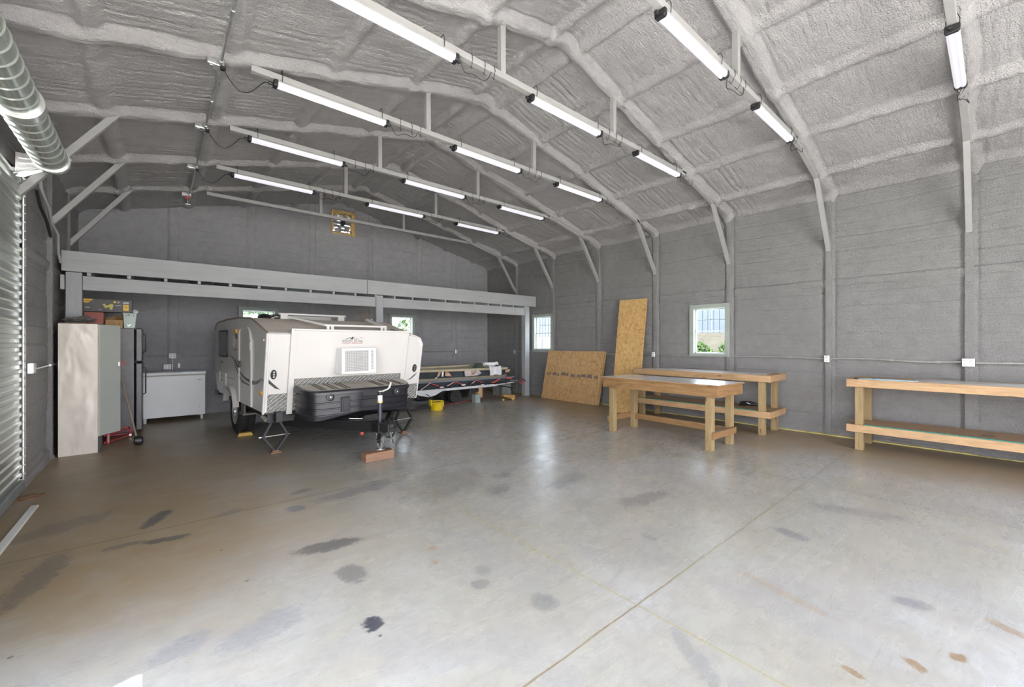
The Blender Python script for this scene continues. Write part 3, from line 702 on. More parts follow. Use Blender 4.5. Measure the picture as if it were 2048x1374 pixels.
# grey cable hanging beside the left braces
m = MB(); m.tube([(-0.9, 6.5, 3.3), (-0.92, 6.7, 3.12), (-0.9, 7.0, 2.98), (-0.93, 7.35, 2.9), (-0.9, 7.6, 2.8), (-0.93, 7.85, 2.62), (-0.92, 7.95, 2.5)], 0.014, 8)
tag(m.build('grey_cable', paint('grey_rubber', (0.35, 0.36, 0.36), 0.5), smooth=True, loc=(-0.9, 7, 2.9)), 'grey cable sagging along the left wall behind the knee braces', 'cable')
m = MB(); m.tube([(-0.93, 6.55, 3.05), (-0.94, 6.8, 2.95), (-0.93, 7.1, 2.85), (-0.95, 7.5, 2.75)], 0.016, 8)
tag(m.build('black_cable', black_plastic, smooth=True, loc=(-0.93, 7, 2.9)), 'black cable sagging just below the grey one at the left wall', 'cable')

# ------------------------------------------------------------------ roll-up door in the left wall (door_1)
curtain_mat = paint('ribbed_galvanised_curtain', (0.50, 0.54, 0.50), 0.26, 0.7, 0.05, 3)
d0, d1 = DOOR[0], DOOR[1]
prof = []
z = 0.09
while z < 3.05:
    for dz, dx in ((0, 0.0), (0.028, 0.0), (0.040, 0.014), (0.068, 0.014), (0.080, 0.0)): prof.append((XL - 0.01 + dx, z + dz))
    z += 0.086
vs = [(x, yy, zz) for (x, zz) in prof for yy in (d0 + 0.02, d1 - 0.045)]
cu = MB(); n_ = len(prof)
back = [(x - 0.004, yy, zz) for (x, zz) in prof for yy in (d0 + 0.02, d1 - 0.045)]
fs = [(2 * i, 2 * i + 1, 2 * i + 3, 2 * i + 2) for i in range(n_ - 1)]
cu.add(vs, fs); cu.add(back, fs)
dr = struct(cu.build('door_1', curtain_mat)); PM[dr.name] = Matrix.Identity(4)
MB().box(XL - 0.03, XL + 0.03, d0 + 0.01, d1 - 0.03, 0.0, 0.10).build('bottom_bar', paint('grey_rubber_seal', (0.24, 0.26, 0.26), 0.5), dr, bevel=0.01)
m = MB()
m.box(XL - 0.10, XL - 0.03, d1 - 0.012, d1 + 0.02, 0, 3.2); m.box(XL + 0.012, XL + 0.022, d1 - 0.055, d1 + 0.03, 0.0, 3.12)
m.build('side_guide', bright_steel, dr, bevel=0.002)
m = MB()
for i in range(36): m.lathe([(0.011, 0), (0.011, 0.012), (0.006, 0.016)], (XL + 0.022, d1 - 0.07, 0.16 + i * 0.086), 'x', 8)
m.build('curtain_clip', bright_steel, dr)
prof = []; y = d0 - 0.05
while y < d1 - 0.42:
    prof += [(0.122, y), (0.122, y + 0.125), (0.130, y + 0.132), (0.130, y + 0.142), (0.122, y + 0.149)]; y += 0.15
DC = (-0.76, 3.24)
MB().lathe(prof, (DC[0], 0, DC[1]), 'y', 48).build('drum', curtain_mat, dr, smooth=True)
m = MB(); m.lathe([(0.12, 0), (0.142, 0.0), (0.142, 0.10), (0.12, 0.10)], (DC[0], 4.66, DC[1]), 'y', 48); m.lathe([(0.11, 0), (0.137, 0.0), (0.137, 0.03), (0.11, 0.03)], (DC[0], d1 - 0.40, DC[1]), 'y', 48)
m.build('drum_band', bright_steel, dr, smooth=True)
m = MB(); yb = d1 - 0.33
m.prism([(XL + 0.01, 3.26), (XL + 0.01, 3.03), (XL + 0.06, 3.03), (XL + 0.35, 3.235), (XL + 0.35, 3.275), (XL + 0.05, 3.26)], yb, yb + 0.006, 'y')
m.prism([(XL + 0.01, 3.045), (XL + 0.01, 3.03), (XL + 0.35, 3.225), (XL + 0.35, 3.24)], yb - 0.08, yb, 'y')
for q in (0.0, 0.05, 0.10): m.beam((XL + 0.03, yb - 0.006, 3.21 - q), (XL + 0.27 - q * 0.5, yb - 0.006, 3.235 - q * 0.62), 0.014, 0.012)
m.cyl((DC[0], yb - 0.09, DC[1]), (DC[0], yb + 0.02, DC[1]), 0.022, 12); m.beam((XL + 0.30, yb - 0.03, 3.245), (XL + 0.38, yb - 0.03, 3.275), 0.02, 0.02)
m.build('drum_bracket', bright_steel, dr, bevel=0.002)
# loose white trim strip on the floor beside it
m = MB(); m.beam((-0.80, 5.56, 0.012), (-0.83, 3.9, 0.012), 0.05, 0.018)
tag(m.build('trim_strip', white_plastic, bevel=0.004, loc=(-0.81, 4.7, 0.01)), 'white plastic strip lying on the floor along the roll-up door', 'trim strip')
m = MB(); r = random.Random(3)
vs = []
for i in range(40):
    a = r.random() * 6.28; q = r.random() ** 0.6
    m.box(-0.90 + 0.10 * q * cos(a), -0.885 + 0.10 * q * cos(a) + 0.02, 5.93 + 0.10 * q * sin(a), 5.945 + 0.10 * q * sin(a), 0, 0.008 + 0.02 * (1 - q))
tag(m.build('rust_debris', paint('rusty_dirt', (0.17, 0.10, 0.055), 0.9), loc=(-0.9, 5.93, 0)), 'small pile of rusty dirt at the foot of the door guide', 'debris', kind='stuff')

# ------------------------------------------------------------------ mezzanine platform
t = thing('mezzanine', 'grey painted timber mezzanine platform spanning the hall along the back wall', 'mezzanine', (3.5, 8.5, 0))
m = MB(); m.box(XL + 0.035, 3.30, 8.38, 8.42, 2.452, 2.735); m.build('fascia_board', board_grey, t, True, bevel=0.004)
m = MB(); m.box(3.305, XR - 0.03, 8.38, 8.42, 2.455, 2.738); m.build('fascia_board', board_grey, t, True, bevel=0.004)
m = MB(); m.box(-0.765, 3.508, 8.445, 8.53, 2.205, 2.405); m.build('support_beam', board_grey, t, True, bevel=0.005)
m = MB(); m.box(3.668, 7.705, 8.445, 8.53, 2.205, 2.405); m.build('support_beam', board_grey, t, True, bevel=0.005)
for a, b in ((-0.93, -0.77), (3.512, 3.664), (7.71, 7.87)):
    m = MB(); m.box(a, b, 8.43, 8.57, 0.0, 2.448); m.build('post', board_grey_z, t, True, bevel=0.006)
for i in range(21):
    x = -0.72 + i * 0.42
    m = MB(); m.box(x, x + 0.04, 8.425, YB - 0.07, 2.408, 2.70); m.build('joist', board_grey, t, True)
m = MB(); m.box(XL + 0.05, XR - 0.05, 8.40, YB - 0.06, 2.702, 2.722); m.build('deck', board_grey, t, True)
m = MB(); m.beam((XL + 0.02, 8.47, 2.30), (-0.94, 8.47, 2.30), 0.08, 0.2); m.build('blocking', board_grey, t, True)

# ------------------------------------------------------------------ exhaust fan in the gable
t = thing('exhaust_fan', 'exhaust fan in a rough square tan opening high in the end wall', 'fan', ((FANH[0] + FANH[1]) / 2, YB, 4.44))
hx, hz = (FANH[1] - FANH[0]) / 2, (FANH[3] - FANH[2]) / 2
m = MB()
m.box(-hx - 0.01, -hx + 0.035, -0.04, 0.12, -hz - 0.01, hz); m.box(hx - 0.075, hx + 0.02, -0.04, 0.12, -hz - 0.03, hz)
m.box(-hx, hx, -0.04, 0.12, hz - 0.05, hz + 0.02); m.box(-hx, hx, -0.02, 0.12, -hz - 0.01, -hz + 0.03)
m.build('opening_lining', paint('raw_yellow_foam', (0.62, 0.42, 0.16), 0.8, var=0.35, scale=18, bump=0.5, bscale=40), t, bevel=0.01)
m = MB()
m.lathe([(0.235, 0.0), (0.252, 0.0), (0.252, 0.10), (0.235, 0.10), (0.235, 0.0)], (0, 0.0, 0), 'y', 48, False); m.build('fan_ring', bright_steel, t, smooth=True)
MB().lathe([(0.02, -0.05), (0.06, -0.05), (0.065, 0.03), (0.0, 0.03)], (0, 0.02, 0), 'y', 24).build('motor', black_plastic, t, smooth=True)
m = MB(); m.beam((-hx, 0.03, 0.012), (hx, 0.03, -0.03), 0.02, 0.03, (0, 1, 0)); m.beam((-hx, 0.03, 0.05), (hx, 0.03, 0.01), 0.015, 0.02, (0, 1, 0)); m.build('mounting_bar', paint('slate_metal', (0.12, 0.15, 0.18), 0.4, 0.5), t)
m = MB()
for q in range(6): m.beam((-0.25, 0.15, -0.22 + q * 0.085), (0.25, 0.15, -0.22 + q * 0.085), 0.012, 0.074, (0, 0.5, 1))
m.build('shutter_slat', paint('grey_green_slat', (0.045, 0.055, 0.035), 0.5, var=0.4, scale=8), t)
for k in range(5):
    a = 0.6 + k * 2 * PI / 5; m = MB()
    pts = [(0.05, -0.25), (0.14, -0.48), (0.225, -0.35), (0.23, 0.25), (0.14, 0.35), (0.05, 0.25)]
    v3 = [(r_ * cos(a + q), 0.075 + 0.03 * q, r_ * sin(a + q)) for r_, q in pts]
    m.add(v3 + [(x, y + 0.003, z) for x, y, z in v3], [(0, 1, 2, 3, 4, 5), (11, 10, 9, 8, 7, 6)] + [(i, (i + 1) % 6, 6 + (i + 1) % 6, 6 + i) for i in range(6)])
    m.build('blade', bright_steel, t)

# ------------------------------------------------------------------ camper trailer
camper_white = paint('camper_white', (0.62, 0.605, 0.58), 0.3, var=0.03, scale=2)
camper_side = paint('camper_silver', (0.66, 0.655, 0.64), 0.28, var=0.06, scale=2)
camper_roof = paint('tan_roof_membrane', (0.60, 0.545, 0.475), 0.7, var=0.1)
decal_dark = paint('charcoal_decal', (0.05, 0.05, 0.05), 0.4)
decal_grey = paint('mid_grey_decal', (0.18, 0.18, 0.175), 0.4)
decal_red = paint('rust_red_decal', (0.35, 0.08, 0.05), 0.4)
amber = paint('amber_lens', (0.80, 0.38, 0.04), 0.25)
dark_glass = paint('dark_tinted_glass', (0.035, 0.045, 0.05), 0.06)
n = N('diamond_plate'); v = n.map((1, 1, 1), (0, radians(40), 0)); wv = n.new('ShaderNodeTexWave', wave_type='BANDS', bands_direction='X')
n.link(v, wv.inputs['Vector']); wv.inputs['Scale'].default_value = 16; wv2 = n.new('ShaderNodeTexWave', wave_type='BANDS', bands_direction='Z')
n.link(v, wv2.inputs['Vector']); wv2.inputs['Scale'].default_value = 8
hgt = n.math('MULTIPLY', wv.outputs['Fac'], n.math('ADD', wv2.outputs['Fac'], 0.3))
n.base(n.ramp(hgt, [(0.25, (0.36, 0.355, 0.34)), (0.7, (0.62, 0.61, 0.59))])); n.set(0.33, 0.55); n.bump(hgt, 0.8, 0.01); diamond = n.m

camp = thing('camper_trailer', 'white and silver camper trailer parked under the mezzanine edge', 'camper trailer', (1.07, 5.87, 0), radians(3.2))
W = 2.2
def fv(z): return 0.22 * (1.575 - z) / 1.015
prof = [(fv(0.56), 0.56), (fv(0.9), 0.90), (fv(1.3), 1.30), (0.0, 1.56), (0.03, 1.585), (0.45, 1.70), (0.85, 1.795), (1.6, 1.835), (2.6, 1.84), (3.3, 1.82), (3.48, 1.785), (3.58, 1.70), (3.615, 1.4), (3.62, 0.90), (3.56, 0.80), (3.39, 0.575), (2.48, 0.57)]
arc = [(2.13 + 0.40 * cos(a), 0.36 + 0.40 * sin(a)) for a in np.linspace(radians(31.7), radians(148.3), 13)]
prof += arc + [(1.77, 0.57)]
slices = [(0.0, 0), (0.02, 0), (2.0, 0), (2.08, 0.018), (2.14, 0.045), (2.18, 0.08), (2.2, 0.13)]
vs = []; fs = []; L_ = len(prof)
for u, dz in slices:
    for (v_, z_) in prof: vs.append((u, v_, z_ - dz * max(0, (z_ - 1.25)) / 0.32 if z_ > 1.25 else z_))
for i in range(len(slices) - 1):
    for k in range(L_): q = (k + 1) % L_; fs.append((i * L_ + k, i * L_ + q, (i + 1) * L_ + q, (i + 1) * L_ + k))
fs.append(tuple(range(L_ - 1, -1, -1))); fs.append(tuple(range((len(slices) - 1) * L_, len(slices) * L_)))
body = MB().add(vs, fs).build('body', camper_side, camp)
# roof membrane
rp = [(p[0], p[1] + 0.006) for p in prof[4:11]]
m = MB()
rv_ = []; 
for u, dz in [(-0.008, 0)] + slices[1:-1]:
    for (v_, z_) in rp: rv_.append((u, v_, z_ - dz * (z_ - 1.25) / 0.32))
k_ = len(rp); fs = []
for i in range(len(slices) - 2):
    for k in range(k_ - 1): fs.append((i * k_ + k, i * k_ + k + 1, (i + 1) * k_ + k + 1, (i + 1) * k_ + k))
m.add(rv_, fs); m.build('roof', camper_roof, camp, smooth=True)
m = MB(); m.tube([(-0.004, a, b + 0.004) for a, b in prof[3:12]], 0.012, 8); m.build('roof_edge_trim', paint('brown_edge_trim', (0.30, 0.22, 0.15), 0.5), camp, smooth=True)
def fplate(m, u0, u1, z0, z1, t_, off=0.0):
    vs = []
    for o_ in (off, off + t_):
        for (u, z) in ((u0, z0), (u1, z0), (u1, z1), (u0, z1)): vs.append((u, fv(z) - o_, z))
    return m.add(vs, [(0, 3, 2, 1), (4, 5, 6, 7), (0, 1, 5, 4), (1, 2, 6, 5), (2, 3, 7, 6), (3, 0, 4, 7)])
m = MB(); fplate(m, 0.03, 0.27, 0.56, 1.565, 0.010); m.build('front_corner_panel', camper_white, camp, bevel=0.003)
m = MB(); fplate(m, 1.92, 2.14, 0.56, 1.545, 0.010)
m.add([(2.14, fv(z) - 0.01, z) for z in (0.56, 1.1, 1.42, 1.50, 1.545)] + [(2.195, fv(0.56) - 0.01, 0.56), (2.2, fv(1.1) - 0.01, 1.1), (2.198, fv(1.42) - 0.01, 1.40), (2.175, fv(1.5) - 0.01, 1.475), (2.15, fv(1.53) - 0.01, 1.52)],
      [(0, 5, 6, 1), (1, 6, 7, 2), (2, 7, 8, 3), (3, 8, 9, 4)])
m.build('front_corner_panel', camper_white, camp, bevel=0.003)
m = MB(); fplate(m, 0.30, 1.88, 0.985, 1.625, 0.045); m.build('front_panel', camper_white, camp, bevel=0.006)
m = MB(); m.box(0.29, 1.90, -0.075, -0.0, 1.612, 1.637); m.build('front_cap_rail', camper_white, camp, bevel=0.006)
m = MB(); fplate(m, 0.255, 0.325, 0.52, 1.64, 0.035, 0.012); m.build('ramp_rail', camper_white, camp, bevel=0.005)
m = MB(); fplate(m, 1.855, 1.925, 0.54, 1.645, 0.035, 0.012); m.build('ramp_rail', camper_white, camp, bevel=0.005)
m = MB(); fplate(m, 0.33, 1.85, 0.56, 0.985, 0.02); m.build('rock_guard', diamond, camp)
m = MB(); fplate(m, 0.035, 0.255, 0.565, 0.80, 0.006, 0.010); m.build('rock_guard', diamond, camp)
m = MB(); fplate(m, 1.93, 2.19, 0.565, 0.80, 0.006, 0.010); m.build('rock_guard', diamond, camp)
m = MB(); m.tube([(-0.004, fv(z) - 0.006, z) for z in (0.55, 0.9, 1.3, 1.575)], 0.017, 8); m.build('corner_trim', camper_white, camp, smooth=True)
m = MB(); m.tube([(2.2, fv(0.56), 0.56), (2.206, fv(1.0), 1.0), (2.206, fv(1.35), 1.35), (2.19, fv(1.45), 1.46), (2.15, 0, 1.525), (2.06, 0, 1.565), (1.95, 0, 1.59)], 0.013, 8); m.build('corner_trim', camper_white, camp, smooth=True)
# corner lights
for u, z in ((0.085, 1.055), (2.10, 1.053)):
    m = MB(); pts = [(u + 0.033 * cos(a), z + 0.062 * sin(a)) for a in np.linspace(0, 2 * PI, 20, endpoint=False)]
    a_ = [(x, fv(q) - 0.008, q) for x, q in pts]; b_ = [(x, fv(q) - 0.034, q) for x, q in pts]
    m.add(a_ + b_, [tuple(range(20)), tuple(range(39, 19, -1))] + [(i, (i + 1) % 20, 20 + (i + 1) % 20, 20 + i) for i in range(20)])
    lt = m.build('corner_light', black_plastic, camp, bevel=0.004)
    m = MB()
    for q in (-0.03, 0.0, 0.03): m.lathe([(0.011, 0.0), (0.011, -0.004)], (u, fv(z + q) - 0.034, z + q), 'y', 12)
    m.build('lens', paint('grey_lens', (0.3, 0.3, 0.3), 0.2), lt)
# AC unit
m = MB(); m.box(0.83, 1.315, -0.20, 0.05, 1.035, 1.385); ac = m.build('air_conditioner', paint('ac_white', (0.78, 0.785, 0.79), 0.35, var=0.03), camp, bevel=0.008)
m = MB(); m.box(0.87, 1.20, -0.203, -0.199, 1.065, 1.355); m.build('grille', paint('grille_shadow_grey', (0.06, 0.06, 0.06), 0.6), ac)
m = MB()
for i in range(24): m.box(0.87, 1.20, -0.207, -0.202, 1.068 + i * 0.0122, 1.0712 + i * 0.0122)
for i in range(26): m.box(0.872 + i * 0.0130, 0.8742 + i * 0.0130, -0.208, -0.203, 1.065, 1.355)
m.build('grille_bars', white_plastic, ac)
m = MB()
for i in range(22): m.box(1.235, 1.272, -0.204, -0.199, 1.09 + i * 0.012, 1.095 + i * 0.012)
m.build('side_vent', paint('grille_shadow_grey', (0.06, 0.06, 0.06), 0.6), ac)
# front logo: mountains, dark line, red line
def fdecal(poly, mat, name='logo', off=0.047):
    vs = [(u, fv(z) - off, z) for u, z in poly] + [(u, fv(z) - off - 0.0015, z) for u, z in poly]; k = len(poly)
    MB().add(vs, [tuple(range(k)), tuple(range(2 * k - 1, k - 1, -1))] + [(i, (i + 1) % k, k + (i + 1) % k, k + i) for i in range(k)]).build(name, mat, camp)
fdecal([(0.93, 1.507), (0.985, 1.522), (1.01, 1.535), (1.03, 1.536), (1.00, 1.520), (0.96, 1.508)], decal_dark)
fdecal([(1.005, 1.505), (1.03, 1.528), (1.04, 1.543), (1.058, 1.540), (1.052, 1.506)], decal_dark)
fdecal([(1.14, 1.54), (1.165, 1.526), (1.20, 1.517), (1.225, 1.503), (1.19, 1.522), (1.165, 1.534)], decal_grey)
rx = math.atan2(0.22, 1.015)
text('C', 0.05, decal_grey, camp, 'logo', (1.062, fv(1.508) - 0.0472, 1.508), (radians(90) + rx, 0, 0), 0.0006, sx_=0.8)
text('RV', 0.03, decal_grey, camp, 'logo', (1.092, fv(1.506) - 0.0472, 1.506), (radians(90) + rx, 0, 0), 0.0006)
text('evLsUnor The Easy', 0.047, decal_dark, camp, 'logo', (0.905, fv(1.472) - 0.0472, 1.472), (radians(90) + rx, 0, 0), 0.0006, sx_=0.78)
text('Outdoor Adventures', 0.036, decal_red, camp, 'logo', (0.905, fv(1.445) - 0.0472, 1.445), (radians(90) + rx, 0, 0), 0.0006, sx_=0.93)
fdecal([(0.035, 0.995), (0.075, 0.95), (0.125, 0.90), (0.175, 0.852), (0.11, 0.875), (0.035, 0.945)], decal_dark, 'stripe', 0.012)
fdecal([(2.165, 0.985), (2.12, 0.925), (2.06, 0.88), (1.985, 0.857), (2.05, 0.893), (2.10, 0.935)], decal_dark, 'stripe', 0.012)
# side graphics
def sdecal(poly, mat, name='stripe'):
    vs = [(-0.0015, v_, z) for v_, z in poly] + [(-0.004, v_, z) for v_, z in poly]; k = len(poly)
    MB().add(vs, [tuple(range(k)), tuple(range(2 * k - 1, k - 1, -1))] + [(i, (i + 1) % k, k + (i + 1) % k, k + i) for i in range(k)]).build(name, mat, camp)
sdecal([(2.36, 1.258), (2.10, 1.235), (1.95, 1.20), (1.85, 1.165), (1.95, 1.185), (2.15, 1.225)], decal_dark)
sdecal([(1.92, 1.225), (1.75, 1.18), (1.60, 1.125), (1.60, 1.145), (1.75, 1.195)], decal_dark)
sdecal([(2.05, 1.215), (1.86, 1.186), (1.70, 1.12), (1.552, 1.031), (1.36, 0.985), (1.165, 0.956), (0.95, 0.945), (0.95, 0.905), (1.16, 0.92), (1.40, 0.96), (1.57, 1.01), (1.74, 1.09), (1.90, 1.16)], decal_dark)
sdecal([(0.80, 0.942), (0.60, 0.943), (0.44, 0.968), (0.275, 1.007), (0.40, 0.94), (0.55, 0.905), (0.719, 0.887), (0.80, 0.885)], decal_grey)
sdecal([(1.93, 1.115), (1.70, 0.99), (1.443, 0.874), (1.25, 0.862), (0.95, 0.855), (0.95, 0.875), (1.25, 0.895), (1.46, 0.93), (1.70, 1.03), (1.93, 1.13)], decal_grey)
sdecal([(0.26, 0.985), (0.20, 0.995), (0.13, 0.93), (0.18, 0.94)], decal_red)
sdecal([(3.61, 0.98), (3.45, 0.93), (3.35, 0.90), (3.45, 0.945)], decal_dark)
sdecal([(2.05, 1.36), (1.95, 1.345), (1.82, 1.365), (1.66, 1.37), (1.66, 1.362), (1.75, 1.355), (1.76, 1.325), (1.78, 1.35), (1.95, 1.333)], decal_grey, 'logo')
sdecal([(3.10, 1.06), (3.08, 1.13), (2.95, 1.15), (2.90, 1.12), (2.88, 1.16), (2.86, 1.10), (2.95, 1.12), (3.05, 1.10)], decal_grey, 'logo')
# side window
def rrect(v0, v1, z0, z1, r_, k=5):
    P = []
    for cx, cz, a0 in ((v1 - r_, z1 - r_, 0), (v0 + r_, z1 - r_, 90), (v0 + r_, z0 + r_, 180), (v1 - r_, z0 + r_, 270)):
        for i in range(k): a = radians(a0 + 90 * i / (k - 1)); P.append((cx + r_ * cos(a), cz + r_ * sin(a)))
    return P
MB().prism(rrect(2.42, 3.17, 1.215, 1.672, 0.07), -0.018, 0.0, 'x').build('side_window', black_plastic, camp, bevel=0.004)
MB().prism(rrect(2.46, 3.13, 1.245, 1.642, 0.05), -0.021, -0.018, 'x').build('side_window_glass', dark_glass, camp)
# door with frame
m = MB(); m.tube([(-0.008, 0.85, 0.575), (-0.008, 0.85, 1.50), (-0.008, 0.87, 1.58), (-0.008, 0.93, 1.645), (-0.008, 1.02, 1.672), (-0.008, 1.42, 1.675), (-0.008, 1.52, 1.66), (-0.008, 1.56, 1.6), (-0.008, 1.565, 0.575)], 0.014, 8)
m.box(-0.02, 0, 0.80, 0.855, 0.575, 1.5); m.build('door_frame', camper_white, camp, smooth=True)
dp = [(0.885, 0.60), (0.885, 1.48), (0.91, 1.57), (0.96, 1.62), (1.04, 1.645), (1.45, 1.645), (1.53, 1.62), (1.535, 0.60)]
dd = MB().prism(dp, -0.0010, 0.0, 'x').build('entry_door', camper_side, camp, bevel=0.003)
MB().box(-0.032, -0.01, 1.47, 1.50, 1.09, 1.19).build('door_handle', black_plastic, dd, bevel=0.004)
MB().box(-0.03, -0.008, 0.80, 0.88, 1.36, 1.47).build('hinge', camper_white, camp, bevel=0.003)
MB().box(-0.03, 0, 1.70, 1.80, 1.605, 1.665).build('porch_light', amber, camp, bevel=0.008)
MB().box(-0.02, 0, 1.73, 1.76, 1.52, 1.60).build('latch', black_plastic, camp)
m = MB(); m.beam((-0.012, 1.98, 1.42), (-0.012, 1.93, 1.55), 0.10, 0.006, (1, 0, 0)); m.build('paper_tag', white_plastic, camp)
for v_, z in ((0.32, 0.807),): m = MB(); m.lathe([(0.03, 0), (0.03, -0.012), (0.018, -0.02)], (0, v_, z), 'x', 18); m.build('marker_light', amber, camp, smooth=True)
m = MB(); m.lathe([(0.012, 0), (0.012, -0.01)], (0, 0.185, 1.492), 'x', 12); m.build('marker_button', white_plastic, camp)
m = MB(); m.box(-0.006, 0, 2.55, 3.35, 0.80, 0.815); m.box(-0.006, 0, 1.95, 3.35, 0.88, 0.886); m.build('panel_seam', decal_grey, camp)
m = MB(); m.box(-0.02, 0.0, 2.55, 2.75, 0.66, 0.95); m.box(-0.02, 0.0, 3.10, 3.30, 0.78, 0.95); m.build('access_hatch', paint('hatch_cream', (0.6, 0.58, 0.52), 0.3), camp, bevel=0.004)
# fender
m = MB(); A = np.linspace(radians(20), radians(165), 16); P0 = [(2.13 + 0.43 * cos(a), 0.36 + 0.43 * sin(a)) for a in A]; P1 = [(2.13 + 0.395 * cos(a), 0.36 + 0.395 * sin(a)) for a in A]
m.prism(P0 + P1[::-1], -0.06, 0.02, 'x'); m.build('fender', camper_white, camp, smooth=True)
# wheels
rubber = paint('tyre_rubber', (0.022, 0.022, 0.023), 0.75, bump=0.3)
for u in (0.03, 1.92):
    m = MB(); Rw = 0.355
    pf = [(0.20, 0.02), (0.30, 0.0), (0.335, 0.02), (Rw - 0.006, 0.05), (Rw - 0.006, 0.085), (Rw - 0.016, 0.088), (Rw - 0.016, 0.098), (Rw, 0.101), (Rw, 0.120), (Rw - 0.016, 0.123), (Rw - 0.016, 0.133), (Rw, 0.136), (Rw - 0.006, 0.185), (0.335, 0.22), (0.30, 0.24), (0.20, 0.22)]
    m.lathe(pf, (u, 2.13, Rw), 'x', 48)
    for k in range(36):
        a = 2 * PI * k / 36
        for (x0, x1) in ((0.025, 0.08), (0.14, 0.20)):
            c_ = Vector((u + (x0 + x1) / 2, 2.13 + (Rw - 0.002) * cos(a), Rw + (Rw - 0.002) * sin(a)))
            tn = Vector((0, -sin(a), cos(a))) * 0.017; rd = Vector((0, cos(a), sin(a))) * 0.012; sx2 = Vector(((x1 - x0) / 2, 0, 0))
            q = [c_ + sx2 * i + tn * j + rd * l for l in (-1, 0.4) for j in (-1, 1) for i in (-1, 1)]
            m.add(q, [(0, 1, 3, 2), (4, 6, 7, 5), (0, 4, 5, 1), (1, 5, 7, 3), (3, 7, 6, 2), (2, 6, 4, 0)])
    wh = m.build('wheel', rubber, camp, smooth=True)
    o = 0.0 if u < 1 else 0.24; s_ = 1 if u < 1 else -1
    m = MB(); m.lathe([(0.205, o + 0.005 * s_), (0.19, o + 0.03 * s_), (0.17, o + 0.05 * s_), (0.10, o + 0.035 * s_), (0.06, o + 0.02 * s_), (0.055, o - 0.005 * s_), (0.0, o - 0.01 * s_)], (u, 2.13, Rw), 'x', 36)
    for k in range(5): a = 2 * PI * k / 5; m.lathe([(0.012, o + 0.02 * s_), (0.012, o + 0.0 * s_)], (u, 2.13 + 0.08 * cos(a), Rw + 0.08 * sin(a)), 'x', 8)
    m.build('rim', bright_steel, wh, smooth=True)
# chassis and step
m = MB(); m.box(0.12, 0.20, 0.12, 3.45, 0.44, 0.57); m.box(2.0, 2.08, 0.12, 3.45, 0.44, 0.57); m.box(0.05, 2.15, 0.25, 0.33, 0.42, 0.56)
for v_ in (1.1, 2.4, 3.3): m.box(0.2, 2.0, v_, v_ + 0.08, 0.44, 0.57)
m.beam((0.3, 2.13, 0.355), (1.9, 2.13, 0.355), 0.08, 0.08); m.box(-0.01, 2.2, 3.25, 3.60, 0.52, 0.60); m.box(0.02, 2.18, 0.20, 1.48, 0.535, 0.56); m.build('chassis', black_metal, camp, bevel=0.004)
m = MB(); m.box(-0.02, 0.26, 1.26, 1.50, 0.40, 0.43); m.box(0.0, 0.02, 1.28, 1.48, 0.43, 0.57); m.build('entry_step', paint('dusty_step_metal', (0.16, 0.15, 0.13), 0.6), camp, bevel=0.004)
m = MB(); m.cyl((0.02, 0.34, 0.50), (0.05, 0.26, 0.46), 0.03, 12); m.build('socket_plug', paint('dusty_step_metal', (0.16, 0.15, 0.13), 0.6), camp)
# A-frame tongue
m = MB(); tz = 0.40
m.beam((0.28, 0.45, tz), (1.03, -0.78, tz - 0.01), 0.06, 0.13); m.beam((1.92, 0.45, tz), (1.17, -0.78, tz - 0.01), 0.06, 0.13); m.box(0.98, 1.22, -0.95, -0.62, tz - 0.06, tz + 0.045)
m.build('tongue_frame', black_metal, camp, bevel=0.004)
m = MB(); m.prism([(0.98, -0.92), (1.04, -1.08), (1.16, -1.08), (1.22, -0.92)], 0.36, 0.46, 'z'); m.lathe([(0.055, 0.0), (0.06, 0.05), (0.03, 0.09), (0.0, 0.095)], (1.10, -1.05, 0.40), 'z', 18); m.build('coupler', black_metal, camp, bevel=0.008)
m = MB(); m.beam((0.905, -0.60, 0.415), (0.965, -0.70, 0.412), 0.004, 0.075); m.build('warning_label', white_plastic, camp)
m = MB(); m.beam((0.975, -0.715, 0.40), (1.0, -0.76, 0.40), 0.006, 0.07); m.build('coupler_sleeve', paint('dusty_silver', (0.5, 0.5, 0.45), 0.5, 0.5), camp)
# jack
jc = (1.075, -0.80)
m = MB(); m.cyl((*jc, 0.30), (*jc, 0.74), 0.028, 20); jk = m.build('tongue_jack', paint('blue_black_steel', (0.03, 0.033, 0.045), 0.35), camp, smooth=True)
m = MB(); m.cyl((*jc, 0.705), (*jc, 0.79), 0.029, 20); m.build('jack_label', white_plastic, jk, smooth=True)
m = MB(); m.cyl((*jc, 0.695), (*jc, 0.715), 0.036, 20); m.build('brass_collar', paint('brass', (0.62, 0.44, 0.16), 0.4, 0.5), jk, smooth=True)
m = MB(); m.cyl((*jc, 0.79), (*jc, 0.835), 0.03, 16); m.build('jack_cap', black_metal, jk, smooth=True)
m = MB(); m.tube([(jc[0] - 0.02, jc[1] - 0.01, 0.835), (jc[0] + 0.02, jc[1] - 0.01, 0.835), (jc[0] + 0.10, jc[1] - 0.01, 0.86), (jc[0] + 0.125, jc[1] - 0.01, 0.885), (jc[0] + 0.145, jc[1] - 0.01, 0.945)], [0.014, 0.012, 0.010, 0.014, 0.013], 10); m.build('crank_handle', paint('pale_crank_metal', (0.62, 0.62, 0.55), 0.4, 0.3), jk, smooth=True)
m = MB(); m.cyl((*jc, 0.14), (*jc, 0.32), 0.022, 18); m.build('jack_inner_tube', paint('brown_black_steel', (0.05, 0.04, 0.04), 0.5), jk, smooth=True)
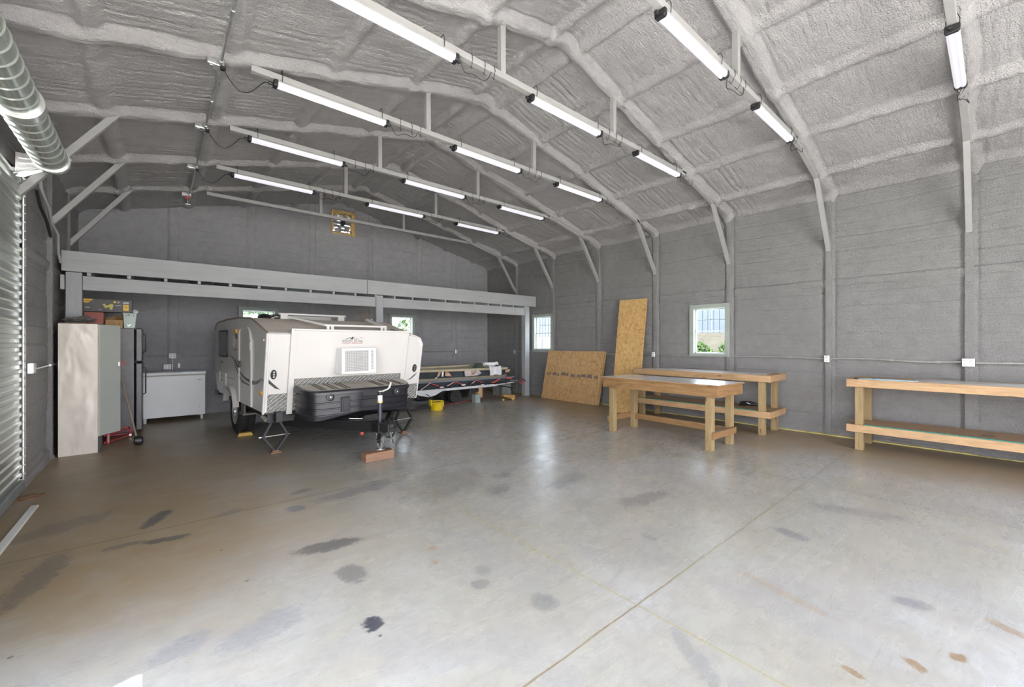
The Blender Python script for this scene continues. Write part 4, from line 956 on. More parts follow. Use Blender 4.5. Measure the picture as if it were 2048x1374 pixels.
m = MB(); m.cyl((*jc, 0.115), (*jc, 0.15), 0.018, 14); m.lathe([(0.065, 0.105), (0.065, 0.113), (0.02, 0.118)], (*jc, 0), 'z', 24); m.build('jack_foot', bright_steel, jk, smooth=True)
# safety chains, breakaway cable and wiring bundle hanging round the coupler
m = MB(); r = random.Random(5)
def chain(m, pts, r0=0.011):
    P = [Vector(p) for p in pts]; i = 0
    for a, b in zip(P[:-1], P[1:]):
        L3 = (b - a).length; k = max(1, int(L3 / 0.022)); d = (b - a).normalized()
        for j in range(k):
            c = a + (b - a) * ((j + 0.5) / k); o1 = d.orthogonal().normalized(); o2 = d.cross(o1); sd = o1 if (i % 2) else o2; i += 1
            ring = [c + d * (0.016 * cos(t_)) + sd * (r0 * 0.8 * sin(t_)) for t_ in np.linspace(0, 2 * PI, 9)]
            m.tube(ring, 0.0028, 4, False)
for k, (x0, y0, x1, y1, zl) in enumerate([(1.00, -0.86, 1.08, -0.9, 0.14), (1.20, -0.84, 1.17, -0.95, 0.13), (1.14, -0.95, 1.22, -0.9, 0.17), (1.03, -0.95, 1.01, -0.84, 0.15), (1.24, -0.88, 1.12, -1.0, 0.12)]):
    pts = []
    for i in range(11):
        f = i / 10; pts.append((x0 + (x1 - x0) * f, y0 + (y1 - y0) * f, 0.38 - (0.38 - zl) * (1 - (2 * f - 1) ** 4)))
    chain(m, pts)
m.build('safety_chain', paint('dull_chain_steel', (0.26, 0.28, 0.26), 0.4, 0.4), camp)
m = MB()
for k in range(7):
    a = r.random() * 6; pts = []
    for i in range(14):
        f = i / 13; pts.append((1.10 + 0.125 * cos(a + f * 5.5) * (1 - 0.2 * f), -0.90 + 0.08 * sin(a + f * 5.5), 0.50 - 0.22 * abs(sin(a + f * 4)) - 0.02 * k * f))
    m.tube(pts, 0.0055, 6)
m.tube([(1.25, -0.75, 0.46), (1.29, -0.72, 0.5), (1.30, -0.70, 0.42), (1.27, -0.72, 0.33)], 0.012, 8)
m.build('wiring_bundle', black_metal, camp, smooth=True)
m = MB(); m.lathe([(0.02, 0), (0.026, 0.02), (0.02, 0.035)], (0.90, -0.66, 0.29), 'z', 12); m.build('red_plug', red, camp)
m = MB(); m.tube([(0.86, -0.62, 0.34), (0.88, -0.64, 0.30), (0.92, -0.67, 0.30), (0.95, -0.7, 0.335)], 0.005, 6); m.build('plug_lead', black_metal, camp)
m = MB(); m.beam((0.84, -0.42, 0.475), (0.98, -0.50, 0.466), 0.009, 0.006); m.build('silver_rod', galv, camp)
# storage box on the tongue
box_black = paint('ribbed_black_plastic', (0.012, 0.012, 0.016), 0.38, var=0.2, bump=0.15)
def plan(e):   # rounded plan outline grown by e
    P = [(0.33 - e, 0.05), (0.33 - e, -0.10), (0.335 - e, -0.22), (0.36 - e * 0.9, -0.34 - e * 0.4), (0.40 - e * 0.6, -0.41 - e * 0.8), (0.47, -0.44 - e), (1.0, -0.44 - e), (1.62, -0.44 - e), (1.685 + e * 0.6, -0.41 - e * 0.8), (1.73 + e * 0.9, -0.34 - e * 0.4), (1.80 + e, -0.18), (1.83 + e, -0.05), (1.83 + e, 0.05)]
    return P
m = MB(); zz = [0.48, 0.535, 0.545, 0.60, 0.61, 0.665, 0.675, 0.73, 0.74, 0.80]; ee = [0.0, 0.0, 0.012, 0.012, 0.0, 0.0, 0.012, 0.012, 0.0, 0.0]
layers = [(0.478, -0.012), (0.49, 0.0), (0.535, 0.004), (0.540, 0.014), (0.552, 0.014), (0.557, 0.0), (0.612, 0.0), (0.617, 0.012), (0.629, 0.012), (0.634, 0.0), (0.69, 0.0), (0.695, 0.012), (0.707, 0.012), (0.712, 0.0), (0.80, 0.0)]
vs = []; fs = []; K = 13
def bz(z, x):  # underside lifted in the middle to clear the jack
    if z > 0.56: return z
    lift = 0.085 * (max(0, min(1, (x - 0.74) / 0.12)) - 0.75 * max(0, min(1, (x - 0.95) / 0.6)))
    return z + lift * (0.56 - z) / 0.082
for z, e in layers:
    for (x, y) in plan(e): vs.append((x, y, bz(z, x)))
for i in range(len(layers) - 1):
    for k in range(K): q = (k + 1) % K; fs.append((i * K + k, i * K + q, (i + 1) * K + q, (i + 1) * K + k))
fs.append(tuple(range(K - 1, -1, -1))); fs.append(tuple(range((len(layers) - 1) * K, len(layers) * K)))
sb = MB().add(vs, fs).build('storage_box', box_black, camp, smooth=True)
m = MB()
m.box(0.72, 0.835, -0.462, -0.44, 0.575, 0.765); m.box(0.745, 0.815, -0.470, -0.46, 0.59, 0.755); m.build('front_recess_panel', box_black, sb, bevel=0.006)
m = MB(); m.box(1.0, 1.30, -0.458, -0.44, 0.745, 0.82); m.box(1.0, 1.30, -0.452, -0.44, 0.60, 0.70)
m.build('front_recess_panel', box_black, sb, bevel=0.006)
vs = []; fs = []
lid = [(0.795, 0.016), (0.835, 0.020), (0.85, 0.012), (0.858, -0.01)]
for z, e in lid:
    for (x, y) in plan(e): vs.append((x, y, z + (0.045 * (y + 0.44) / 0.49 if z > 0.84 else 0.03 * (y + 0.44) / 0.49)))
for i in range(3):
    for k in range(K): q = (k + 1) % K; fs.append((i * K + k, i * K + q, (i + 1) * K + q, (i + 1) * K + k))
fs.append(tuple(range(K - 1, -1, -1)))
ld = MB().add(vs, fs).build('box_lid', box_black, sb, smooth=True)
vs = [(x, y, 0.8585 + 0.045 * (y + 0.44) / 0.49) for x, y in plan(-0.010)]
dusty = paint('dusty_lid_top', (0.36, 0.33, 0.29), 0.8, var=0.2, scale=4)
MB().add(vs + [(x, y, z + 0.001) for x, y, z in vs], [tuple(range(K - 1, -1, -1)), tuple(range(K, 2 * K))]).build('lid_top', dusty, sb)
m = MB()
for u0 in (0.50, 0.545, 0.65, 0.70, 0.80, 0.85, 1.28, 1.33, 1.43, 1.48, 1.58, 1.63):
    sl = 0.045 / 0.49
    m.add([(u0, -0.40, 0.8605 + sl * 0.04), (u0 + 0.018, -0.40, 0.8605 + sl * 0.04), (u0 + 0.018, 0.0, 0.8605 + sl * 0.44), (u0, 0.0, 0.8605 + sl * 0.44),
           (u0, -0.40, 0.8685 + sl * 0.04), (u0 + 0.018, -0.40, 0.8685 + sl * 0.04), (u0 + 0.018, 0.0, 0.8685 + sl * 0.44), (u0, 0.0, 0.8685 + sl * 0.44)],
          [(0, 3, 2, 1), (4, 5, 6, 7), (0, 1, 5, 4), (1, 2, 6, 5), (2, 3, 7, 6), (3, 0, 4, 7)])
m.build('lid_rib', paint('dark_lid_rib', (0.12, 0.105, 0.095), 0.7), sb)
for u in (0.585, 1.50):
    m = MB(); m.lathe([(0.048, 0.0), (0.048, -0.012), (0.036, -0.014), (0.034, -0.006), (0.0, -0.006)], (u, -0.455, 0.775), 'y', 28); lk = m.build('lock', black_plastic, sb, smooth=True)
    m = MB(); m.lathe([(0.010, -0.006), (0.010, -0.014), (0.0, -0.015)], (u, -0.455, 0.775), 'y', 16); m.build('lock_cylinder', bright_steel, lk, smooth=True)
# scissor jacks
rusty = paint('rusty_pad', (0.22, 0.12, 0.07), 0.8)
for cx, cv, lbl in ((0.175, 0.37, 0), (2.01, 0.27, 1)):
    m = MB(); zt, zm, zb = 0.43, 0.225, 0.035; hw = 0.145
    for yo in (-0.018, 0.018):
        m.beam((cx - 0.04, cv + yo, zt), (cx - hw, cv + yo, zm), 0.030, 0.010, (0, 1, 0)); m.beam((cx + 0.04, cv + yo, zt), (cx + hw, cv + yo, zm), 0.030, 0.010, (0, 1, 0))
        m.beam((cx - hw, cv + yo, zm), (cx - 0.015, cv + yo, zb), 0.032, 0.012, (0, 1, 0)); m.beam((cx + hw, cv + yo, zm), (cx + 0.015, cv + yo, zb), 0.032, 0.012, (0, 1, 0))
    m.box(cx - 0.07, cx + 0.07, cv - 0.04, cv + 0.04, zt - 0.01, zt + 0.02)
    j = m.build('stabiliser_jack', black_metal, camp, bevel=0.002)
    m = MB(); m.cyl((cx - hw - 0.05, cv, zm), (cx + hw + 0.03, cv, zm + 0.003), 0.007, 8); m.lathe([(0.014, 0), (0.014, 0.03)], (cx - hw - 0.05, cv, zm), 'x', 10); m.build('screw_rod', bright_steel, j)
    m = MB(); m.box(cx - 0.062, cx + 0.062, cv - 0.05, cv + 0.05, 0.0, 0.018); m.box(cx - 0.04, cx + 0.04, cv - 0.03, cv + 0.03, 0.018, 0.035); m.build('foot_pad', rusty, j, bevel=0.003)
# roof rails
m = MB(); m.box(0.72, 1.63, 0.10, 0.145, 1.685, 1.712); m.beam((0.735, 0.12, 1.70), (0.44, 0.72, 1.83), 0.05, 0.03); m.beam((1.60, 0.12, 1.70), (1.60, 0.72, 1.83), 0.05, 0.03)
for u in (0.74, 0.80, 1.53, 1.59): m.box(u, u + 0.04, 0.10, 0.13, 1.60, 1.69)
m.build('roof_rack', camper_white, camp, bevel=0.004)
m = MB(); m.box(0.52, 1.60, 1.55, 1.60, 1.905, 1.935); m.box(0.55, 0.66, 1.55, 1.60, 1.83, 1.91); m.box(1.46, 1.57, 1.55, 1.60, 1.83, 1.91); m.box(0.52, 0.56, 1.55, 2.2, 1.905, 1.93); m.box(1.56, 1.60, 1.55, 2.2, 1.905, 1.93); m.box(0.52, 1.6, 2.17, 2.2, 1.905, 1.93); m.box(0.55, 1.57, 2.16, 2.2, 1.835, 1.905)
m.build('roof_rack', camper_white, camp, bevel=0.004)
m = MB(); m.lathe([(0.09, 0), (0.10, 0.03), (0.07, 0.07), (0.0, 0.085)], (0.36, 1.7, 1.835), 'z', 18); m.tube([(0.42, 1.6, 1.86), (0.50, 1.58, 1.90), (0.60, 1.62, 1.86), (0.5, 1.7, 1.85)], 0.012, 6); m.build('roof_vent', black_plastic, camp, smooth=True)
m = MB(); m.lathe([(0.02, 0), (0.02, 0.05), (0.035, 0.05), (0.035, 0.07)], (1.78, 0.95, 1.79), 'z', 12); m.lathe([(0.03, 0), (0.03, 0.03)], (0.31, -0.02, 1.625), 'z', 10); m.build('roof_fitting', decal_grey, camp)
m = MB(); m.tube([(1.70, 0.11, 1.66), (1.85, 0.2, 1.645), (2.0, 0.3, 1.64), (2.08, 0.32, 1.63)], 0.008, 6); m.build('roof_cable', black_plastic, camp)
# dry twigs lying on the roof
m = MB(); r = random.Random(11)
for k in range(14):
    p = Vector((2.02 + r.random() * 0.1, 1.8 + r.random() * 0.3, 1.84)); pts = [p]
    d = Vector((r.uniform(-0.5, 0.5), r.uniform(-0.5, 0.5), r.uniform(0.02, 0.9))).normalized()
    for i in range(4): p = p + d * 0.07 + Vector((r.uniform(-1, 1), r.uniform(-1, 1), r.uniform(-0.4, 0.3))) * 0.02; pts.append(p.copy())
    m.tube(pts, 0.003, 4)
vsw = [PM[camp.name] @ Vector(v) for v in m.v]; m.v = [tuple(v) for v in vsw]
tag(m.build('dry_twigs', paint('dry_twig', (0.25, 0.17, 0.09), 0.8), loc=PM[camp.name] @ Vector((2.05, 1.9, 1.84))), 'small tangle of dry twigs on the camper roof near the mid post', 'twigs', kind='stuff')
# wooden block and yellow chock
wood_block = wood_mat('weathered_red_block', (0.20, 0.105, 0.06), (0.30, 0.175, 0.11), 'x', 1.2, 0.7, False)
m = MB(); m.box(-0.185, 0.185, -0.07, 0.07, 0, 0.105)
o = m.build('wood_block', wood_block, bevel=0.005); o.location = (2.13, 5.06, 0); o.rotation_euler = (0, 0, radians(2)); tag(o, 'reddish wooden block on the floor under the camper tongue jack', 'wood block')
m = MB(); m.prism([(0, 0), (0.20, 0), (0.18, 0.05), (0.02, 0.05)], -0.05, 0.05, 'y')
o = m.build('wheel_chock', paint('worn_yellow_wood', (0.55, 0.36, 0.09), 0.7), bevel=0.005); o.location = (0.99, 7.72, 0); tag(o, 'yellow block on the floor against the camper tyre', 'wheel chock')

# ------------------------------------------------------------------ locker, fridge, freezer and what stands on them
enamel = paint('beige_dented_enamel', (0.60, 0.56, 0.49), 0.30, var=0.05, scale=2)
n = N('beige_dented_side'); v = n.map(); n.base(n.ramp(n.noise(v, 2.5, 4), [(0.3, (0.60, 0.56, 0.49)), (0.7, (0.68, 0.63, 0.56))])); n.set(0.27); n.bump(n.noise(n.map((3.0, 3.0, 1.6)), 1.5, 2, 0.35, 0.4), 0.8, 0.042); dented = n.m
door_in = paint('pale_green_grey_enamel', (0.46, 0.49, 0.46), 0.35, var=0.05, scale=2)
t = thing('metal_locker', 'tall beige dented metal locker with its door ajar by the left wall', 'locker', (-0.75, 8.1, 0))
m = MB(); m.box(-0.925, -0.565, 7.785, 7.795, 0.0, 1.705); m.build('side_panel', dented, t, True, bevel=0.002)
m = MB(); m.box(-0.925, -0.565, 8.40, 8.41, 0.0, 1.705); m.box(-0.925, -0.915, 7.795, 8.40, 0.0, 1.705); m.box(-0.92, -0.565, 7.795, 8.40, 1.695, 1.705); m.box(-0.92, -0.567, 7.795, 8.40, 0.17, 0.185)
for z in (0.55, 0.93, 1.31): m.box(-0.92, -0.59, 7.8, 8.40, z, z + 0.015)
m.build('carcass', enamel, t, True)
m = MB(); m.box(-0.575, -0.562, 7.79, 8.40, 0.0, 0.20); m.build('kick_plate', paint('blue_grey_enamel', (0.26, 0.31, 0.35), 0.4), t, True)
ang = math.atan2(8.08 - 7.785, -0.361 + 0.557)
hx_, hy_ = -0.557, 7.79
m = MB(); L3 = 0.40; d_ = Vector((cos(ang), sin(ang), 0)); nn = Vector((-sin(ang), cos(ang), 0))
a = Vector((hx_, hy_, 0)); 
def slab(m, p, d, n, L, th, z0, z1):
    q = [p, p + d * L, p + d * L + n * th, p + n * th]
    m.prism([(c.x, c.y) for c in q], z0, z1, 'z')
slab(m, a, d_, nn, 0.362, 0.018, 0.215, 1.70); dl = m.build('door', door_in, t, True, bevel=0.003)
m = MB(); slab(m, a + d_ * 0.002 - nn * 0.003, d_, nn, 0.02, 0.004, 0.215, 1.70); m.build('door_edge', enamel, dl, True)
m = MB(); q = a + d_ * 0.33 - nn * 0.004
m.box(q.x - 0.006, q.x + 0.006, q.y - 0.005, q.y + 0.005, 1.13, 1.19); m.build('door_handle', bright_steel, dl, True, bevel=0.002)
m = MB()
for z in (0.33, 0.95, 1.55): m.cyl((hx_ + 0.004, hy_ - 0.004, z), (hx_ + 0.004, hy_ - 0.004, z + 0.07), 0.007, 8)
m.build('hinge', enamel, t, True)
m = MB(); q = a + d_ * 0.362
m.lathe([(0.012, 0), (0.012, 0.03)], (q.x + 0.02, q.y + 0.02, 1.16), 'z', 10); m.tube([(q.x + 0.022 + 0.024 * cos(a_ * 1.0), q.y + 0.02, 1.165 + (0.03 + 0.008 * sin(3 * a_)) * sin(a_)) for a_ in np.linspace(0, 12.0, 40)], 0.0035, 5)
m.build('lock_strap', red, dl, True)

fridge_mat = paint('textured_black_enamel', (0.05, 0.048, 0.052), 0.24, var=0.25, bump=0.35, bscale=220)
t = thing('refrigerator', 'tall black refrigerator between the beige locker and the chest freezer', 'refrigerator', (-0.55, 9.3, 0))
m = MB(); m.box(-0.925, -0.235, 8.95, 9.66, 0.04, 1.685); m.build('cabinet', fridge_mat, t, True, bevel=0.006)
m = MB(); m.box(-0.222, -0.135, 8.95, 9.66, 1.155, 1.685); fd = m.build('door', fridge_mat, t, True, bevel=0.015)
m = MB(); m.box(-0.222, -0.135, 8.95, 9.66, 0.06, 1.135); fd2 = m.build('door', fridge_mat, t, True, bevel=0.015)
m = MB(); m.tube([(-0.135, 9.05, 1.30), (-0.10, 9.05, 1.32), (-0.10, 9.05, 1.58), (-0.135, 9.05, 1.60)], 0.010, 8); m.build('handle', black_plastic, fd, True)
m = MB(); m.tube([(-0.135, 9.05, 0.62), (-0.10, 9.05, 0.64), (-0.10, 9.05, 1.05), (-0.135, 9.05, 1.07)], 0.010, 8); m.build('handle', black_plastic, fd2, True)
m = MB(); m.box(-0.93, -0.24, 8.97, 9.64, 0.0, 0.05); m.build('base', black_metal, t, True)

frz = paint('white_freezer_enamel', (0.72, 0.75, 0.76), 0.35, var=0.03, scale=2)
t = thing('chest_freezer', 'white chest freezer against the end wall between refrigerator and camper', 'freezer', (0.3, 10.25, 0))
m = MB(); m.box(-0.155, 0.755, 9.96, 10.52, 0.085, 0.845); m.build('cabinet', frz, t, True, bevel=0.012)
m = MB(); m.box(-0.165, 0.765, 9.945, 10.53, 0.853, 0.915); ld = m.build('lid', frz, t, True, bevel=0.018)
m = MB(); m.box(-0.15, 0.75, 9.955, 10.52, 0.843, 0.855); m.build('gasket', paint('cream_gasket', (0.42, 0.38, 0.30), 0.6), t, True)
m = MB(); m.box(0.18, 0.40, 9.925, 9.95, 0.868, 0.900); m.build('lid_handle', frz, ld, True, bevel=0.006)
for x, y in ((-0.12, 9.99), (0.70, 9.99), (-0.12, 10.48), (0.70, 10.48)):
    m = MB(); m.box(x - 0.02, x + 0.02, y - 0.02, y + 0.02, 0.0, 0.09); m.build('leg', door_in, t, True)
m = MB(); m.box(0.64, 0.69, 9.957, 9.961, 0.745, 0.757); m.box(0.66, 0.675, 9.957, 9.961, 0.235, 0.245); m.build('badge', decal_grey, t, True)

# things on top of the refrigerator and locker
FT = 1.686
t = thing('red_crate', 'red box on the refrigerator at left, under the long black carton', 'box', (-0.69, 9.1, FT))
m = MB(); m.box(-0.80, -0.585, 8.975, 9.3, FT, FT + 0.24); m.build('crate', paint('faded_red_plastic', (0.33, 0.075, 0.05), 0.5), t, True, bevel=0.006)
m = MB(); m.box(-0.80, -0.585, 8.972, 8.975, FT + 0.205, FT + 0.212); m.build('lid_line', paint('faded_red_plastic_dark', (0.2, 0.05, 0.04), 0.5), t, True)
cb = paint('brown_cardboard', (0.44, 0.27, 0.12), 0.8, bump=0.2)
t = thing('cardboard_box', 'small open brown cardboard box on the refrigerator, flaps raised', 'box', (-0.47, 9.05, FT))
m = MB(); x0, x1, y0, y1 = -0.57, -0.365, 8.955, 9.20; z1_ = FT + 0.125
m.box(x0, x1, y0, y0 + 0.005, FT, z1_); m.box(x0, x1, y1 - 0.005, y1, FT, z1_); m.box(x0, x0 + 0.005, y0, y1, FT, z1_); m.box(x1 - 0.005, x1, y0, y1, FT, z1_); m.box(x0, x1, y0, y1, FT, FT + 0.005)
m.build('carton', cb, t, True)
m = MB(); m.add([(x0, y1, z1_), (x1, y1, z1_), (x1 - 0.01, y1 + 0.02, z1_ + 0.10), (x0, y1 + 0.02, z1_ + 0.04), (x0, y1 + 0.004, z1_), (x1, y1 + 0.004, z1_), (x1 - 0.01, y1 + 0.024, z1_ + 0.10), (x0, y1 + 0.024, z1_ + 0.04)], [(0, 1, 2, 3), (7, 6, 5, 4), (0, 4, 5, 1), (1, 5, 6, 2), (2, 6, 7, 3), (3, 7, 4, 0)])
m.beam((x0 + 0.002, y0, z1_), (x0 - 0.0, y1, z1_ + 0.005), 0.004, 0.01); m.add([(x1, y0, z1_), (x1, y1, z1_), (x1 - 0.09, y1, z1_ + 0.06), (x1 - 0.09, y0, z1_ + 0.06), (x1, y0, z1_ + 0.004), (x1, y1, z1_ + 0.004), (x1 - 0.09, y1, z1_ + 0.064), (x1 - 0.09, y0, z1_ + 0.064)], [(0, 1, 2, 3), (7, 6, 5, 4), (0, 4, 5, 1), (1, 5, 6, 2), (2, 6, 7, 3), (3, 7, 4, 0)])
m.build('flap', cb, t, True)
m = MB()
for i in range(6): m.add([(x0 + 0.02 + 0.03 * i, y0 - 0.001, FT + 0.02), (x0 + 0.03 + 0.03 * i, y0 - 0.001, FT + 0.02), (x0 + 0.05 + 0.022 * i, y0 - 0.001, FT + 0.07 + 0.02 * (i % 2)), (x0 + 0.045 + 0.022 * i, y0 - 0.001, FT + 0.07)], [(0, 1, 2, 3)])
m.tube([(x0 + 0.09 + 0.022 * cos(a), y0 - 0.001, FT + 0.045 + 0.022 * sin(a)) for a in np.linspace(0, 2 * PI, 14)], 0.003, 4)
m.build('printed_marks', paint('dark_brown_print', (0.22, 0.11, 0.05), 0.8), t, True)
teal = paint('pale_teal_plastic', (0.40, 0.49, 0.45), 0.35, var=0.08)
t = thing('plastic_bin', 'pale green plastic bin at the front right corner of the refrigerator top', 'bin', (-0.29, 9.1, FT))
m = MB(); m.prism([(-0.358, FT), (-0.225, FT), (-0.205, FT + 0.235), (-0.368, FT + 0.24)], 8.96, 9.24, 'y'); m.build('bin_body', teal, t, True, bevel=0.008)
m = MB(); m.box(-0.375, -0.198, 8.95, 9.25, FT + 0.232, FT + 0.243); m.build('rim', teal, t, True, bevel=0.003)
m = MB(); m.beam((-0.34, 8.955, FT + 0.195), (-0.29, 8.955, FT + 0.215), 0.006, 0.012, (0, 1, 0)); m.beam((-0.30, 8.955, FT + 0.22), (-0.29, 8.955, FT + 0.195), 0.01, 0.008); m.box(-0.245, -0.238, 8.95, 8.957, FT + 0.19, FT + 0.215); m.build('clip', black_plastic, t, True)
m = MB(); m.tube([(-0.34 + 0.012 * i, 8.953, FT + 0.03 + 0.018 * (i % 3)) for i in range(6)], 0.006, 5); m.build('loose_wire', bright_steel, t, True)
m = MB(); r = random.Random(9)
m.lathe([(0.0, 0), (0.03, 0.005), (0.04, 0.03), (0.02, 0.055), (0, 0.06)], (-0.225, 9.0, FT + 0.243), 'z', 10)
tag(m.build('crumpled_rag', white_plastic, smooth=True, loc=(-0.22, 9.0, FT + 0.24)), 'crumpled white rag on the rim of the pale green bin', 'rag')
t = thing('tool_carton', 'long black and yellow carton lying on top of the box stack', 'box', (-0.53, 9.1, 1.935))
m = MB(); m.box(-0.805, -0.262, 8.955, 9.20, 1.932, 2.125); m.build('carton', paint('dark_grey_carton', (0.075, 0.07, 0.068), 0.5), t, True, bevel=0.003)
yel = paint('carton_yellow', (0.75, 0.46, 0.05), 0.5); wht = white_plastic; yf = 8.9535
def flat(m, P): m.add([(x, yf, z) for x, z in P] + [(x, yf - 0.001, z) for x, z in P], [tuple(range(len(P))), tuple(range(2 * len(P) - 1, len(P) - 1, -1))] + [(i, (i + 1) % len(P), len(P) + (i + 1) % len(P), len(P) + i) for i in range(len(P))])
m = MB(); flat(m, [(-0.803, 2.123), (-0.803, 2.065), (-0.755, 2.065), (-0.69, 2.123)]); flat(m, [(-0.365, 2.055), (-0.30, 2.055), (-0.30, 1.96), (-0.365, 1.96)])
flat(m, [(-0.46 + 0.017 * cos(a), 2.09 + 0.017 * sin(a)) for a in np.linspace(0, 2 * PI, 12, endpoint=False)])
m.build('yellow_print', yel, t, True)
m = MB(); flat(m, [(-0.365, 2.095), (-0.30, 2.095), (-0.30, 2.068), (-0.365, 2.068)]); flat(m, [(-0.785, 2.0), (-0.735, 2.0), (-0.735, 1.99), (-0.785, 1.99)]); flat(m, [(-0.64, 1.972), (-0.605, 1.972), (-0.605, 1.966), (-0.64, 1.966)]); flat(m, [(-0.425, 2.10), (-0.41, 2.10), (-0.41, 2.075), (-0.425, 2.075)]); flat(m, [(-0.455, 2.04), (-0.39, 2.045), (-0.39, 2.035), (-0.455, 2.03)])
m.build('white_print', paint('pale_grey_print', (0.5, 0.5, 0.5), 0.5), t, True)
m = MB(); flat(m, [(-0.60, 2.05), (-0.575, 2.06), (-0.55, 2.03), (-0.50, 2.06), (-0.475, 2.05), (-0.49, 1.97), (-0.515, 1.975), (-0.52, 2.01), (-0.57, 1.99), (-0.58, 2.02)]); m.build('tool_picture', paint('print_olive_yellow', (0.50, 0.44, 0.10), 0.5), t, True)
m = MB(); flat(m, [(-0.352, 2.01), (-0.334, 2.03), (-0.318, 2.022), (-0.31, 2.012), (-0.334, 2.018)]); flat(m, [(-0.79, 2.098), (-0.73, 2.098), (-0.73, 2.092), (-0.79, 2.092)]); yf = 8.952; m.build('dark_print', decal_dark, t, True)
# tangled cables on the locker
m = MB(); r = random.Random(21)
for k in range(26):
    cx, cy_ = -0.79 + r.uniform(-0.06, 0.10), 8.03 + r.uniform(-0.12, 0.14); R_ = r.uniform(0.05, 0.13); tl = r.uniform(-0.9, 0.9); a0 = r.random() * 6
    pts = []
    for i in range(15):
        a = a0 + i / 14 * r.uniform(4.5, 6.2); pts.append((min(max(cx + R_ * cos(a), -0.93), -0.50), cy_ + R_ * sin(a) * 1.1, max(1.728, 1.745 + 0.003 * k * 0.6 + tl * R_ * 0.5 * max(0, cos(a)))))
    m.tube(pts, r.choice((0.004, 0.005, 0.006)), 5)
tag(m.build('cable_pile', paint('dusty_dark_cable', (0.14, 0.135, 0.12), 0.7, var=0.5, scale=20), smooth=True, loc=(-0.75, 8.1, 1.706)), 'tangled pile of dark cables on top of the beige locker', 'cables', kind='stuff')
m = MB(); m.box(-0.92, -0.52, 7.83, 8.36, 1.707, 1.718)
tag(m.build('folded_cardboard', paint('dusty_cardboard', (0.20, 0.155, 0.11), 0.8), loc=(-0.7, 8.1, 1.712)), 'flattened dark cardboard under the cable pile on the locker', 'cardboard')
# long handled magnetic sweeper leaning on the locker door
t = thing('roller_tool', 'long wooden handle with a black roller foot leaning by the refrigerator', 'tool', (-0.17, 8.0, 0))
m = MB(); m.beam((-0.19, 8.05, 0.12), (-0.385, 8.60, 1.02), 0.030, 0.022, (1, 0, 0)); m.build('handle', wood_mat('greyed_handle_wood', (0.22, 0.16, 0.11), (0.36, 0.28, 0.21), 'z', 1, 0.6, False), t, True, bevel=0.004)
m = MB(); m.lathe([(0.0, -0.05), (0.04, -0.05), (0.062, -0.035), (0.065, 0), (0.062, 0.035), (0.04, 0.05), (0.0, 0.05)], (-0.165, 7.99, 0.065), 'x', 28); m.build('roller', black_plastic, t, True, smooth=True)
m = MB(); m.lathe([(0.035, -0.056), (0.03, -0.05), (0.03, 0.05), (0.035, 0.056)], (-0.165, 7.99, 0.065), 'x', 16); m.beam((-0.19, 8.05, 0.10), (-0.17, 8.0, 0.07), 0.04, 0.02); m.build('hub', galv, t, True)
t = thing('red_tubular_frame', 'low red tubular frame on the floor below the locker door', 'frame', (-0.35, 8.6, 0))
rdm = paint('bright_red_tube', (0.50, 0.035, 0.045), 0.3)
m = MB()
for z in (0.03, 0.13): m.tube([(-0.53, 8.30, z), (-0.275, 8.76, z), (-0.30, 8.90, z), (-0.54, 8.90, z), (-0.53, 8.30, z)], 0.011, 8)
for p in ((-0.50, 8.35), (-0.28, 8.75), (-0.53, 8.88)): m.cyl((*p, 0.0), (*p, 0.14), 0.013, 8)
m.build('tube_frame', rdm, t, True, smooth=True)
m = MB(); m.box(-0.505, -0.485, 8.33, 8.36, 0.02, 0.14); m.build('clamp', paint('pinkish_metal', (0.45, 0.25, 0.24), 0.4), t, True)
m = MB(); m.box(-0.29, -0.26, 8.72, 8.78, 0.02, 0.05); m.build('clamp', galv, t, True)

# ------------------------------------------------------------------ workbenches
pine_y = wood_mat('oiled_pine_y', (0.20, 0.108, 0.040), (0.40, 0.235, 0.10), 'y', 1)
pine_x = wood_mat('oiled_pine_x', (0.18, 0.098, 0.040), (0.36, 0.205, 0.09), 'x', 1)
pine_leg = wood_mat('treated_pine_leg', (0.25, 0.17, 0.075), (0.40, 0.30, 0.15), 'z', 1)
pale_y = wood_mat('pale_pine_y', (0.38, 0.23, 0.11), (0.58, 0.39, 0.21), 'y', 1)
pale_x = wood_mat('pale_pine_x', (0.36, 0.22, 0.11), (0.54, 0.36, 0.20), 'x', 1)
shelf_ply = wood_mat('plywood_shelf', (0.34, 0.21, 0.11), (0.46, 0.30, 0.17), 'y', 0.7, 0.5, False)
topm = paint('pale_bench_top', (0.60, 0.585, 0.56), 0.24, var=0.15, scale=5)  # pale mottled tone for the bench tops
green_edge = paint('green_edge_strip', (0.03, 0.16, 0.12), 0.5)
t = thing('workbench', 'freestanding brown pine workbench in the hall, in front of the wall bench', 'workbench', (6.02, 3.33, 0), radians(-1.5), 'pine workbenches')
hw, hl, zt = 0.40, 0.965, 0.895
m = MB(); m.box(-hw, hw, -hl, hl, zt - 0.022, zt); m.build('top', pine_y, t, bevel=0.003)
m = MB(); m.box(-hw + 0.01, hw - 0.01, -hl + 0.01, hl - 0.01, zt, zt + 0.002); m.build('top_surface', topm, t)
m = MB(); m.box(-hw + 0.02, -hw + 0.06, -hl + 0.02, hl - 0.02, zt - 0.165, zt - 0.022); m.build('front_apron', pine_y, t, bevel=0.004)
m = MB(); m.box(hw - 0.06, hw - 0.02, -hl + 0.02, hl - 0.02, zt - 0.165, zt - 0.022); m.build('back_apron', pine_y, t, bevel=0.004)
